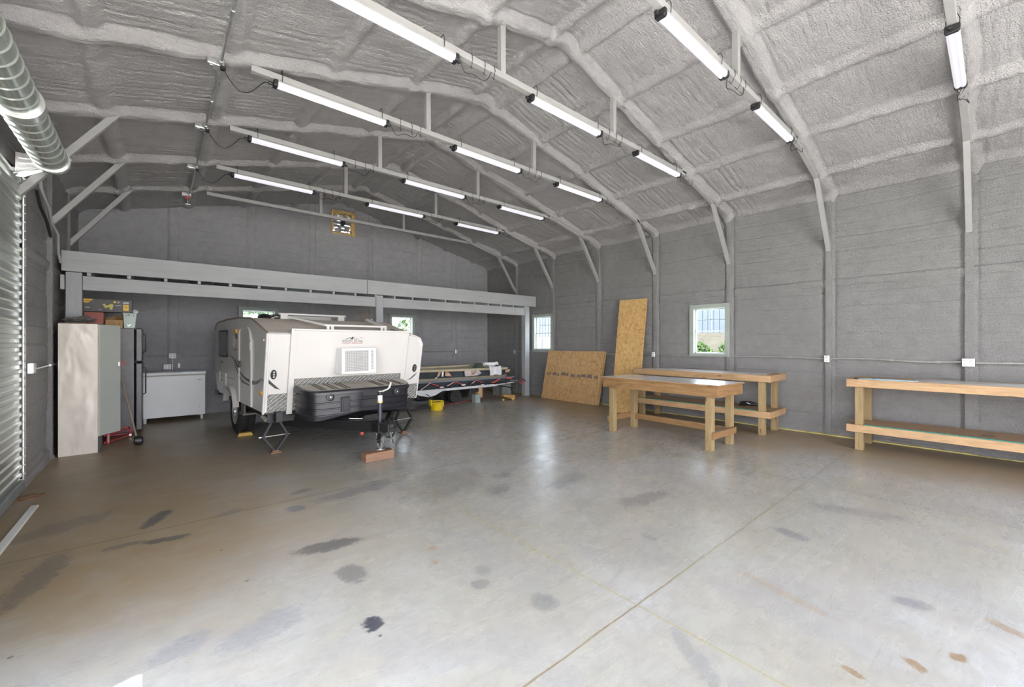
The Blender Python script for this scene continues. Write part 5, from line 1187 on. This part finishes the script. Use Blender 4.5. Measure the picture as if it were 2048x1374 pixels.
for s in (-1, 1):
    m = MB(); y = s * (hl - 0.04); m.box(-hw + 0.06, hw - 0.06, min(y, y - s * 0.0) - 0.02, max(y, y) + 0.02, zt - 0.165, zt - 0.022); m.build('end_apron', pine_x, t, bevel=0.004)
for x in (-0.295, 0.295):
    for y in (-0.80, 0.80):
        m = MB(); m.box(x - 0.045, x + 0.045, y - 0.045, y + 0.045, 0.0, zt - 0.03); m.build('leg', pine_leg, t, bevel=0.004)
m = MB(); m.box(0.25, 0.29, -0.755, 0.755, 0.155, 0.245); m.build('long_stretcher', pine_y, t, bevel=0.003)
for y in (-0.86, 0.86):
    m = MB(); m.box(-0.34, 0.34, y - 0.018, y + 0.018, 0.165, 0.255); m.build('end_stretcher', pine_x, t, bevel=0.003)
m = MB(); m.box(-0.24, 0.24, -0.80, -0.73, 0.20, 0.235); m.build('end_stretcher', pine_x, t, bevel=0.003)

def wall_bench(label, x0, x1, y0, y1, zt, legs, sh, surf_y0, surf_y1):
    t = thing('workbench', label, 'workbench', ((x0 + x1) / 2, (y0 + y1) / 2, 0), 0, 'pine workbenches')
    m = MB(); m.box(x0 + 0.04, x1, y0 + 0.04, y1 - 0.04, zt - 0.03, zt - 0.001); m.build('top', shelf_ply, t, True)
    m = MB(); m.box(x0 + 0.10, x1 - 0.10, surf_y0, surf_y1, zt - 0.001, zt + 0.001); m.build('top_surface', topm, t, True)
    m = MB(); m.box(x0, x0 + 0.04, y0, y1, zt - 0.105, zt); m.build('front_rail', pale_y, t, True, bevel=0.004)
    m = MB(); m.box(x1 - 0.04, x1, y0, y1, zt - 0.105, zt); m.build('back_rail', pale_y, t, True, bevel=0.004)
    for y in (y0, y1 - 0.04):
        m = MB(); m.box(x0 + 0.04, x1 - 0.04, y, y + 0.04, zt - 0.105, zt); m.build('end_rail', pale_x, t, True, bevel=0.004)
    for y in legs:
        for x in (x0 + 0.042, x1 - 0.135):
            m = MB(); m.box(x, x + 0.09, y - 0.045, y + 0.045, 0.0, zt - 0.032); m.build('leg', pine_leg, t, True, bevel=0.004)
    m = MB(); m.box(x0 + 0.04, x1 - 0.04, y0 + 0.04, y1 - 0.04, sh - 0.018, sh - 0.001); m.build('shelf', shelf_ply, t, True)
    m = MB(); m.box(x0, x0 + 0.04, y0, y1, sh - 0.10, sh); m.build('shelf_rail', pale_y, t, True, bevel=0.004)
    m = MB(); m.box(x1 - 0.04, x1, y0, y1, sh - 0.10, sh); m.build('shelf_rail', pale_y, t, True, bevel=0.004)
    for y in (y0, y1 - 0.04):
        m = MB(); m.box(x0 + 0.04, x1 - 0.04, y, y + 0.04, sh - 0.10, sh); m.build('shelf_rail', pale_x, t, True, bevel=0.004)
    m = MB(); ll = sorted(legs)
    m.box(x0 + 0.012, x0 + 0.035, ll[0] + 0.06, ll[-1] - 0.06, sh, sh + 0.014); m.build('edge_strip', green_edge, t, True)
    return t
wall_bench('long pale workbench against the right wall below the larger window', 7.24, 7.98, 2.30, 4.72, 0.945, [2.44, 4.58], 0.375, 2.45, 4.6)
wall_bench('long pale workbench at the right edge of the photo, along the wall', 7.24, 7.98, -1.2, 1.365, 0.962, [1.235, -1.07], 0.345, -1.1, 0.75)
# on the benches
t = thing('power_sander', 'small black power tool on the lower shelf of the wall bench', 'power tool', (7.72, 2.75, 0.376))
m = MB(); m.tube([(-0.0, 0.16, 0.035), (0.0, 0.10, 0.045), (0.0, -0.02, 0.045), (0.01, -0.08, 0.035), (0.01, -0.17, 0.03)], [0.03, 0.036, 0.038, 0.024, 0.022], 14); m.lathe([(0.06, 0.0), (0.065, 0.02), (0.045, 0.035), (0, 0.04)], (0, 0.12, 0.0), 'z', 20); m.build('body', black_plastic, t, smooth=True)
m = MB(); m.beam((-0.036, 0.05, 0.06), (-0.036, -0.01, 0.04), 0.004, 0.015); m.build('badge', white_plastic, t)
m = MB(); m.tube([(0.01, -0.17, 0.03), (0.03, -0.21, 0.012), (0.08, -0.2, 0.008), (0.12, -0.1, 0.008), (0.1, 0.1, 0.008)], 0.005, 6); m.build('cord', black_plastic, t)
bl = paint('pale_blue_metal', (0.30, 0.42, 0.45), 0.35, 0.3)
zt = 0.963
m = MB(); m.box(-0.01, 0.01, -0.32, 0.30, 0, 0.012); m.box(-0.06, -0.045, -0.30, 0.26, 0, 0.008); m.beam((-0.05, 0.20, 0.006), (0.08, -0.02, 0.006), 0.02, 0.01)
o = m.build('metal_strips', bl, bevel=0.001, loc=(0, 0, 0)); o.location = (7.33, 0.98, zt); tag(o, 'pale blue metal strips lying on the right-hand bench near its left end', 'metal strips')
m = MB(); m.prism([(-0.03, -0.2), (0.05, -0.16), (0.06, 0.12), (-0.01, 0.15)], 0, 0.014, 'z')
o = m.build('grey_sheet_offcut', paint('slate_offcut', (0.16, 0.19, 0.19), 0.5)); o.location = (7.46, 1.0, zt); tag(o, 'dark grey sheet offcut beside the blue strips on the right-hand bench', 'offcut')
m = MB(); m.tube([(0, -0.1, 0.006), (0.01, 0, 0.006), (-0.01, 0.1, 0.006)], 0.005, 6); m.box(-0.012, 0.012, 0.08, 0.12, 0, 0.012)
o = m.build('small_wrench', black_metal); o.location = (7.31, 1.17, zt); tag(o, 'small dark tool at the left end of the right-hand bench top', 'tool')
m = MB(); m.box(-0.02, 0.02, -0.05, 0.05, 0, 0.004)
o = m.build('paper_scrap', decal_dark); o.location = (7.55, 0.08, 0.3455); tag(o, 'small dark scrap on the lower shelf of the right-hand bench', 'scrap')

# ------------------------------------------------------------------ leaning boards
osb_a = osb_mat('oriented_strand_board', 0.92); osb_b = osb_mat('orange_strand_board', 1.08)
def leaning(name, label, b0, b1, t0, t1, th, mat, grp=None):
    b0, b1, t0, t1 = map(Vector, (b0, b1, t0, t1)); nrm = (b1 - b0).cross(t0 - b0).normalized()
    if nrm.x > 0: nrm = -nrm
    P = [b0, b1, t1, t0]; vs = P + [p - nrm * th for p in P]
    vs = [p + nrm * 0 for p in vs]
    o = MB().add(vs, [(0, 1, 2, 3), (7, 6, 5, 4), (0, 4, 5, 1), (1, 5, 6, 2), (2, 6, 7, 3), (3, 7, 4, 0)]).build(name, mat, loc=(b0 + b1) / 2, bevel=0.001)
    return tag(o, label, 'board', grp)
o = leaning('strand_board', 'low wide strand board with a dark worn band leaning under the small window', (7.79, 7.885, 0.002), (7.79, 6.05, 0.002), (8.005, 7.83, 1.245), (8.005, 5.99, 1.255), 0.012, osb_a, 'strand boards leaning on the wall')
leaning('strand_board', 'strand board directly behind the low front one, only its edge showing', (7.825, 7.84, 0.002), (7.825, 6.03, 0.002), (8.03, 7.80, 1.225), (8.03, 5.965, 1.24), 0.012, osb_a, 'strand boards leaning on the wall')
PM[o.name] = Matrix.Translation(o.location)
m = MB(); r = random.Random(4)
B0, B1, T0, T1 = Vector((7.79, 7.885, 0)), Vector((7.79, 6.05, 0)), Vector((8.005, 7.83, 1.245)), Vector((8.005, 5.99, 1.255))
fx = 0.04
while fx < 0.93:
    wd = r.uniform(0.03, 0.10); z0 = 0.505 + r.uniform(-0.012, 0.01) - 0.02 * fx; z1 = z0 + r.uniform(0.045, 0.075)
    def bp(f, g): return (B0.lerp(B1, f)).lerp(T0.lerp(T1, f), g) + Vector((-0.0015, 0, 0.0))
    q = [bp(fx, z0), bp(fx + wd, z0 - 0.004), bp(fx + wd - 0.01, z1), bp(fx + 0.008, z1 - 0.01)]
    m.add(q + [p + Vector((-0.001, 0, 0)) for p in q], [(0, 1, 2, 3), (7, 6, 5, 4), (0, 4, 5, 1), (1, 5, 6, 2), (2, 6, 7, 3), (3, 7, 4, 0)])
    fx += wd + r.uniform(0.0, 0.03)
m.build('worn_print', paint('worn_grey_print', (0.20, 0.155, 0.12), 0.8, var=0.4, scale=25), o, True)
leaning('strand_board', 'tall narrow orange strand board leaning on the wall beside the wide one', (7.38, 5.37, 0.002), (7.34, 4.70, 0.002), (8.03, 5.60, 2.42), (8.03, 4.905, 2.41), 0.018, osb_b, 'strand boards leaning on the wall')

# ------------------------------------------------------------------ boat on its trailer
hullm = paint('dark_slate_hull', (0.045, 0.055, 0.065), 0.35, var=0.4, scale=3)
tanm = paint('tan_rub_rail', (0.52, 0.45, 0.30), 0.5, var=0.15)
bluer = paint('blue_grey_rim', (0.20, 0.24, 0.29), 0.35)
whr = paint('dull_white_rail', (0.55, 0.58, 0.60), 0.4)
t = thing('boat', 'long low dark boat with a tan rim, right of the camper', 'boat', (5.5, 8.7, 0))
def hull(m, x0, x1, y0, y1, z0, z1, nose, flare=0.03, drop=0.0):
    pl = [(x0, y0), (x1 - nose, y0), (x1 - nose * 0.35, y0 + 0.12), (x1, y0 + 0.3), (x1, y1 - 0.3), (x1 - nose * 0.35, y1 - 0.12), (x1 - nose, y1), (x0, y1)]
    k = len(pl); c = Vector(((x0 + x1) / 2, (y0 + y1) / 2)); vs = []
    for z, e in ((z0, -flare), (z1, 0)):
        for (x, y) in pl: vs.append((x, y + (e if y > c.y else -e), z - drop * (x - x0) / (x1 - x0)))
    m.add(vs, [tuple(range(k - 1, -1, -1)), tuple(range(k, 2 * k))] + [(i, (i + 1) % k, k + (i + 1) % k, k + i) for i in range(k)])
m = MB(); hull(m, 3.85, 7.02, 8.23, 9.30, 0.66, 0.81, 0.25, 0.03, 0.045); m.build('upper_hull', hullm, t, True, bevel=0.01)
def rim(m, x0, x1, y0, y1, z, drop, r_, nose):
    pl = [(x0, y0), (x1 - nose, y0), (x1 - nose * 0.35, y0 + 0.12), (x1, y0 + 0.3), (x1, y1 - 0.3), (x1 - nose * 0.35, y1 - 0.12), (x1 - nose, y1), (x0, y1)]
    m.tube([(x, y, z - drop * (x - x0) / (x1 - x0)) for x, y in pl], r_, 8)
m = MB(); rim(m, 3.85, 7.05, 8.215, 9.31, 0.838, 0.045, 0.030, 0.22); m.build('gunwale', tanm, t, True, smooth=True)
m = MB(); m.box(3.9, 6.9, 8.27, 9.25, 0.80, 0.815); m.beam((3.85, 8.75, 0.87), (6.2, 8.95, 0.87), 0.06, 0.03); m.build('deck', tanm, t, True)
m = MB(); hull(m, 3.85, 7.10, 8.24, 9.28, 0.60, 0.66, 0.3, 0.0, 0.03); m.build('chine_strip', paint('olive_tan_strip', (0.24, 0.22, 0.16), 0.5), t, True)
m = MB(); rim(m, 3.85, 7.30, 8.19, 9.34, 0.585, 0.02, 0.018, 0.3); m.build('lower_rim', bluer, t, True, smooth=True)
m = MB(); hull(m, 3.85, 7.25, 8.22, 9.30, 0.42, 0.575, 0.4, 0.06, 0.02); m.build('lower_hull', hullm, t, True, bevel=0.01)
t = thing('boat_trailer', 'low white-railed trailer carrying the dark boat', 'trailer', (5.5, 8.7, 0))
m = MB()
for y in (8.2, 9.3): m.beam((3.9, y, 0.385), (6.55, y, 0.40), 0.05, 0.055); m.beam((6.55, y, 0.40), (7.35, y + (0.1 if y < 8.7 else -0.1), 0.44), 0.04, 0.03)
for x in (4.3, 5.3, 6.3): m.box(x, x + 0.05, 8.2, 9.3, 0.36, 0.41)
m.beam((7.35, 8.3, 0.44), (7.35, 9.2, 0.44), 0.04, 0.03); m.build('rail', whr, t, True, bevel=0.004)
m = MB(); m.prism([(4.20, 0.37), (4.95, 0.37), (4.78, 0.29), (4.60, 0.255), (4.40, 0.30)], 8.17, 8.21, 'y'); m.build('gusset_plate', whr, t, True)
m = MB(); m.beam((4.53, 8.16, 0.33), (4.70, 8.16, 0.205), 0.012, 0.03, (0, 1, 0)); m.beam((4.72, 8.16, 0.205), (5.02, 8.16, 0.37), 0.012, 0.035, (0, 1, 0)); m.build('folding_leg', black_metal, t, True)
m = MB(); m.cyl((5.55, 8.55, 0.16), (5.55, 8.68, 0.16), 0.16, 28); m.cyl((5.55, 9.0, 0.16), (5.55, 9.13, 0.16), 0.16, 28); m.cyl((5.55, 8.5, 0.16), (5.55, 9.15, 0.16), 0.02, 8); m.build('wheel', rubber, t, True, smooth=True)
m = MB(); m.box(5.72, 5.98, 8.2, 8.32, 0.27, 0.35); m.box(5.80, 5.83, 8.18, 8.2, 0.30, 0.50); m.build('winch', black_plastic, t, True, bevel=0.01)
m = MB(); m.tube([(6.40, 8.2, 0.40), (6.75, 8.16, 0.35), (7.0, 8.16, 0.30), (7.08, 8.2, 0.27)], 0.014, 6); m.tube([(6.62, 8.17, 0.36), (6.61, 8.15, 0.25), (6.60, 8.13, 0.12)], 0.012, 6); m.tube([(6.95, 8.16, 0.32), (7.0, 8.12, 0.2), (6.98, 8.10, 0.10)], 0.012, 6); m.build('tongue_strut', black_metal, t, True)
t = thing('caster_dolly', 'small tan wooden dolly under the boat trailer tongue', 'dolly', (6.85, 8.15, 0))
m = MB(); m.prism([(6.62, 0.16), (7.02, 0.12), (7.02, 0.02), (6.90, 0.015), (6.84, 0.06), (6.66, 0.10)], 8.05, 8.28, 'y'); m.build('block', paint('worn_tan_plywood', (0.42, 0.25, 0.09), 0.7), t, True, bevel=0.006)
m = MB(); m.cyl((6.94, 8.04, 0.035), (6.94, 8.08, 0.035), 0.034, 16); m.cyl((6.64, 8.06, 0.03), (6.64, 8.1, 0.03), 0.028, 14); m.build('caster', paint('yellow_caster', (0.6, 0.42, 0.12), 0.5), t, True)
t = thing('wood_block', 'upright pale wood block and spacer under the middle of the boat trailer', 'wood block', (6.0, 8.3, 0))
m = MB(); m.box(5.98, 6.12, 8.24, 8.36, 0.12, 0.36); m.build('upper_block', wood_mat('end_grain_block', (0.42, 0.25, 0.13), (0.55, 0.36, 0.2), 'z', 1, 0.7, False), t, True, bevel=0.005)
m = MB(); m.box(5.90, 6.04, 8.22, 8.38, 0.0, 0.20); m.build('lower_block', paint('grey_green_block', (0.28, 0.34, 0.31), 0.7), t, True, bevel=0.005)
m = MB(); m.box(7.18, 7.48, 8.75, 9.2, 0.0, 0.36)
tag(m.build('storage_tub', paint('grey_green_tub', (0.22, 0.24, 0.22), 0.6), loc=(7.33, 9, 0), bevel=0.02), 'dull grey tub on the floor behind the bow end of the boat trailer', 'tub')
m = MB(); m.box(5.0, 6.55, 9.45, 10.1, 0, 0.17)
tag(m.build('black_mat', black_plastic, loc=(6, 9.8, 0), bevel=0.02), 'flat black bundle on the floor against the end wall behind the boat', 'bundle')
# red and white bent tool handles stowed along the hull
hr = paint('red_tube_handle', (0.50, 0.09, 0.08), 0.4); hwht = paint('pale_tube_handle', (0.70, 0.62, 0.58), 0.4)
hl_ = ['leftmost red and white bent handle in the boat, beside the camper', 'second bent red handle from the camper, along the boat', 'third bent red handle, near the middle of the boat', 'red grip handle under the white towel on the boat', 'rightmost red grip handle at the bow of the boat']
for k, P in enumerate([[(4.38, 0.42), (4.62, 0.565), (4.84, 0.485), (4.92, 0.46)], [(5.06, 0.468), (5.22, 0.54), (5.32, 0.545), (5.42, 0.50), (5.50, 0.47)], [(5.70, 0.46), (5.84, 0.54), (5.93, 0.55), (6.05, 0.49), (6.06, 0.43)], [(6.34, 0.46), (6.46, 0.49), (6.55, 0.53), (6.60, 0.545)], [(6.80, 0.565), (6.90, 0.55), (7.0, 0.545)]]):
    t = thing('bent_handle', hl_[k], 'handle', (P[0][0], 8.17, P[0][1]), group='red handles along the boat')
    rr_ = 0.011 if k < 3 else 0.02
    m = MB(); m.tube([(x, 8.165, z) for x, z in P], rr_, 8); m.build('handle_tube', hr, t, True, smooth=True)
    if k < 3:
        m = MB(); m.tube([(x, 8.152, z + 0.004) for x, z in P[:2]], 0.007, 6); m.lathe([(0.018, -0.05), (0.022, 0.0), (0.016, 0.05)], (P[-1][0], 8.155, P[-1][1]), 'x', 10); m.build('pale_grip', hwht, t, True, smooth=True)
m = MB(); m.tube([(7.25, 8.2, 0.45), (7.33, 8.18, 0.50), (7.42, 8.18, 0.47), (7.43, 8.18, 0.41), (7.33, 8.18, 0.38), (7.27, 8.18, 0.42), (7.32, 8.17, 0.48)], 0.012, 6)
tag(m.build('red_rope_coil', hr, smooth=True, loc=(7.35, 8.18, 0.44)), 'small coil of red rope hanging at the bow end of the trailer', 'rope')
m = MB(); r = random.Random(8)
for k in range(8):
    x = 4.9 + 0.33 * k; m.tube([(x + r.uniform(-.1, .1), 8.148, 0.44 + r.uniform(0, .05)), (x + .08, 8.15, 0.47), (x + .18, 8.155, 0.44 + r.uniform(0, .06)), (x + .26, 8.15, 0.43)], 0.012, 5)
tag(m.build('dark_straps', black_plastic, smooth=True, loc=(6, 8.16, 0.45)), 'dark tangled straps lying along the lower side of the boat', 'straps', kind='stuff')
# towel, bags and helmet on the boat
tw = paint('white_terry_cloth', (0.72, 0.72, 0.76), 0.9, bump=0.8, bscale=60)
U = np.linspace(0, 1, 15); Vv = np.linspace(0, 1, 22)
def towel_P(u, v):
    x = 6.29 + 0.36 * u + 0.01 * np.sin(9 * v); s = v * 0.62
    y = np.where(s < 0.30, 8.48 - s, 8.175 - 0.012 * np.sin(u * 14)); z = np.where(s < 0.30, 0.872 + 0.03 * np.sin(s * 9 + u * 4), 0.862 - (s - 0.30) * 0.65 - 0.01 * np.sin(u * 9))
    return np.stack([x, y, z], 1)
o = sheet('towel', U, Vv, towel_P, [], tw); so = o.modifiers.new('thick', 'SOLIDIFY'); so.thickness = 0.012; so.offset = 0
tag(o, 'white towel draped over the tan rim of the boat', 'towel')
m = MB(); m.cyl((6.30, 8.42, 0.915), (6.64, 8.42, 0.915), 0.045, 16); m.tube([(6.60, 8.38, 0.93), (6.66, 8.36, 0.95), (6.68, 8.36, 0.90)], 0.03, 8)
tag(m.build('paper_roll', white_plastic, smooth=True, loc=(6.45, 8.42, 0.9)), 'white rolled cloth on the boat deck above the hanging towel', 'roll')
m = MB(); m.lathe([(0.15, 0), (0.16, 0.02), (0.13, 0.06), (0.10, 0.10), (0.0, 0.12)], (6.22, 8.55, 0.815), 'z', 22); m.lathe([(0.11, 0), (0.11, 0.012)], (6.15, 8.5, 0.93), 'z', 20)
tag(m.build('green_cap', paint('dark_green_cloth', (0.07, 0.09, 0.06), 0.8), smooth=True, loc=(6.2, 8.5, 0.82)), 'dark green hat-shaped bundle on the boat deck left of the towel', 'hat')
skin_tone = paint('tan_hide_cloth', (0.50, 0.31, 0.21), 0.8, var=0.25, scale=12)
t = thing('patterned_bag', 'silver and rust patterned bag hanging on the boat side', 'bag', (5.75, 8.16, 0.67))
m = MB(); m.prism([(5.53, 0.80), (5.55, 0.665), (5.90, 0.672), (6.02, 0.72), (5.93, 0.80)], 8.135, 8.18, 'y'); m.build('bag_body', paint('silver_patterned_cloth', (0.50, 0.46, 0.44), 0.6, var=0.45, scale=26), t, True, bevel=0.008)
m = MB()
for dx in (-0.09, -0.05, 0, 0.05, 0.09): m.beam((5.77 + dx * 0.2, 8.133, 0.70), (5.77 + dx, 8.133, 0.79), 0.012, 0.004, (0, 1, 0))
m.build('rust_rays', paint('rust_print', (0.33, 0.13, 0.06), 0.6), t, True)
t = thing('hide_cloth', 'tan and white hide cloths hanging on the boat side near the camper', 'cloth', (4.95, 8.16, 0.7))
m = MB(); m.prism([(4.84, 0.80), (4.79, 0.67), (4.88, 0.72), (4.90, 0.80)], 8.16, 8.19, 'y'); m.prism([(5.02, 0.80), (5.01, 0.70), (5.19, 0.685), (5.12, 0.77)], 8.16, 8.19, 'y'); m.build('tan_cloth', skin_tone, t, True, bevel=0.006)
m = MB(); m.prism([(4.93, 0.81), (4.92, 0.70), (4.96, 0.69), (4.97, 0.80)], 8.155, 8.185, 'y'); m.prism([(4.78, 0.69), (4.74, 0.655), (4.80, 0.66)], 8.155, 8.185, 'y'); m.build('white_cloth', white_plastic, t, True, bevel=0.004)
m = MB(); m.prism([(6.80, 0.765), (6.79, 0.70), (6.90, 0.705), (6.96, 0.77), (6.90, 0.78)], 8.16, 8.20, 'y')
tag(m.build('tan_pouch', skin_tone, loc=(6.87, 8.18, 0.73), bevel=0.01), 'small tan pouch on the boat side near the bow', 'pouch')
# yellow cord reel
yl = paint('yellow_reel_plastic', (0.66, 0.50, 0.02), 0.4, var=0.1)
t = thing('cord_reel', 'yellow extension cord reel on the floor between camper and boat', 'cord reel', (4.66, 7.95, 0))
m = MB(); prf = [(0.0, 0.0), (0.125, 0.0), (0.135, 0.02)]
for i in range(7): z = 0.025 + i * 0.02; prf += [(0.132, z), (0.140, z + 0.01), (0.132, z + 0.02)]
prf += [(0.12, 0.175), (0.0, 0.175)]
m.lathe(prf, (0, 0, 0), 'z', 36); m.build('cord_drum', yl, t, smooth=True)
m = MB(); m.box(-0.165, -0.145, -0.05, 0.05, 0.10, 0.235); m.box(0.145, 0.160, -0.05, 0.05, 0.06, 0.19); m.tube([(-0.155, 0, 0.22), (-0.10, 0, 0.20), (0.10, 0, 0.185), (0.15, 0, 0.18)], 0.012, 8); m.build('carry_bracket', yl, t, bevel=0.004)
m = MB(); m.lathe([(0.09, 0.175), (0.10, 0.185), (0.04, 0.19), (0.0, 0.19)], (0, 0, 0), 'z', 24); m.build('centre_cap', paint('brown_cap', (0.20, 0.10, 0.05), 0.5), t, smooth=True)
m = MB(); m.tube([(3.3, 8.1, 0.10), (3.6, 8.15, 0.07), (3.9, 8.1, 0.04), (4.2, 8.03, 0.035), (4.5, 7.98, 0.08)], 0.018, 8)
tag(m.build('black_hose', black_plastic, smooth=True, loc=(3.9, 8.1, 0.05)), 'thick black hose running from behind the camper to the yellow reel', 'hose')
m = MB(); m.tube([(4.8, 8.05, 0.012), (5.1, 8.3, 0.012), (5.5, 8.5, 0.012), (6.0, 8.62, 0.012), (6.5, 8.7, 0.012)], 0.008, 6)
tag(m.build('red_rope_line', red, smooth=True, loc=(5.5, 8.4, 0.012)), 'thin red rope on the floor under the boat trailer', 'rope')

# ------------------------------------------------------------------ outdoors seen through windows and doorways
def gmat(name, c0, c1, sc_=3.0):
    n = N(name); n.base(n.ramp(n.noise(n.map(), sc_, 6, 0.7), [(0.35, c0), (0.65, c1)])); n.set(0.95, 0, 0.0); return n.m
m = MB(); m.add([(-60, -60, -0.06), (70, -60, -0.06), (70, 80, -0.06), (-60, 80, -0.06)], [(0, 1, 2, 3)])
struct(m.build('ground', gmat('pale_gravel_yard', (0.36, 0.355, 0.33), (0.45, 0.44, 0.41), 0.6)))
m = MB(); m.prism([(15.5, -0.06), (17.5, 1.3), (19.5, 1.9), (24, 2.0), (24, -0.06)], -6, 13.5, 'y')
struct(m.build('gravel_bank', gmat('sunlit_gravel_bank', (0.026, 0.023, 0.018), (0.042, 0.036, 0.029), 4.0)))
blue_sheet = paint('pale_blue_sheet_wall', (0.055, 0.065, 0.08), 0.6, var=0.05)
m = MB(); m.box(24.2, 30, -8, 30, 0, 3.6)
for i in range(120): m.box(24.15, 24.2, -8 + i * 0.32, -7.96 + i * 0.32, 0, 3.6)
o = m.build('neighbour_building', blue_sheet, loc=(27, 11, 0)); tag(o, 'pale blue sheet-metal building outside the right-hand windows', 'building')
m = MB(); m.box(16, 16.3, 14.0, 24, 0, 1.75); wl = m.build('brown_outdoor_wall', paint('pink_brown_wall', (0.065, 0.055, 0.06), 0.8), loc=(16, 18, 0)); tag(wl, 'low pinkish brown wall outside the small window', 'wall')
m = MB(); m.box(15.9, 16.0, 16.15, 16.30, 0, 1.75); tag(m.build('white_post', paint('white_outdoor_post', (0.15, 0.15, 0.15), 0.5), loc=(16, 16.2, 0)), 'white post before the low brown wall outside the small window', 'post')
leafm = gmat('leaf_green', (0.02, 0.033, 0.012), (0.04, 0.06, 0.022), 9.0)
def bush(label, c, R_, H_, n_leaf, seed, lf=0.09, mat=None, name='shrub', cat='shrub', grp=None):
    r = random.Random(seed); m = MB()
    for i in range(n_leaf):
        a = r.random() * 6.283; ph = r.random(); q = r.random() ** 0.45
        p = Vector((c[0] + R_ * q * cos(a) * sin(ph * PI) ** 0.6, c[1] + R_ * q * sin(a) * sin(ph * PI) ** 0.6, c[2] + H_ * ph + 0.05))
        d1 = Vector((r.uniform(-1, 1), r.uniform(-1, 1), r.uniform(-1, 1))).normalized() * lf; d2 = d1.orthogonal().normalized() * lf * 0.5
        m.add([p - d1, p + d2, p + d1, p - d2], [(0, 1, 2, 3)])
    m.tube([(c[0], c[1], c[2] - 0.1), (c[0], c[1], c[2] + H_ * 0.6)], 0.05 * R_, 6)
    return tag(m.build(name, mat or leafm, loc=c), label, cat, grp)
bush('green shrub on the gravel bank outside, at the window left edge', (16.6, 8.62, 0.75), 0.38, 0.95, 500, 1, grp='shrubs outside the larger window')
bush('low green shrub on the gravel bank outside, in the window middle', (16.3, 7.65, 0.55), 0.5, 0.85, 700, 2, grp='shrubs outside the larger window')
bush('green shrub on the gravel bank outside, at the window right', (16.7, 6.65, 0.75), 0.42, 0.75, 500, 3, grp='shrubs outside the larger window')
leaf2 = gmat('hedge_green', (0.10, 0.15, 0.08), (0.19, 0.24, 0.15), 5.0)
for i, (x, lab) in enumerate(((-4, 'left'), (-0.5, 'second from left'), (3.0, 'middle'), (6.5, 'second from right'), (10.5, 'right'))):
    bush('leafy tree outside behind the end wall, %s one of the row' % lab, (x, 19 + (i % 2) * 3.0, -0.05), 1.9, 3.1, 4500, 20 + i, 0.16, leaf2, 'tree', 'tree', 'trees behind the end wall')
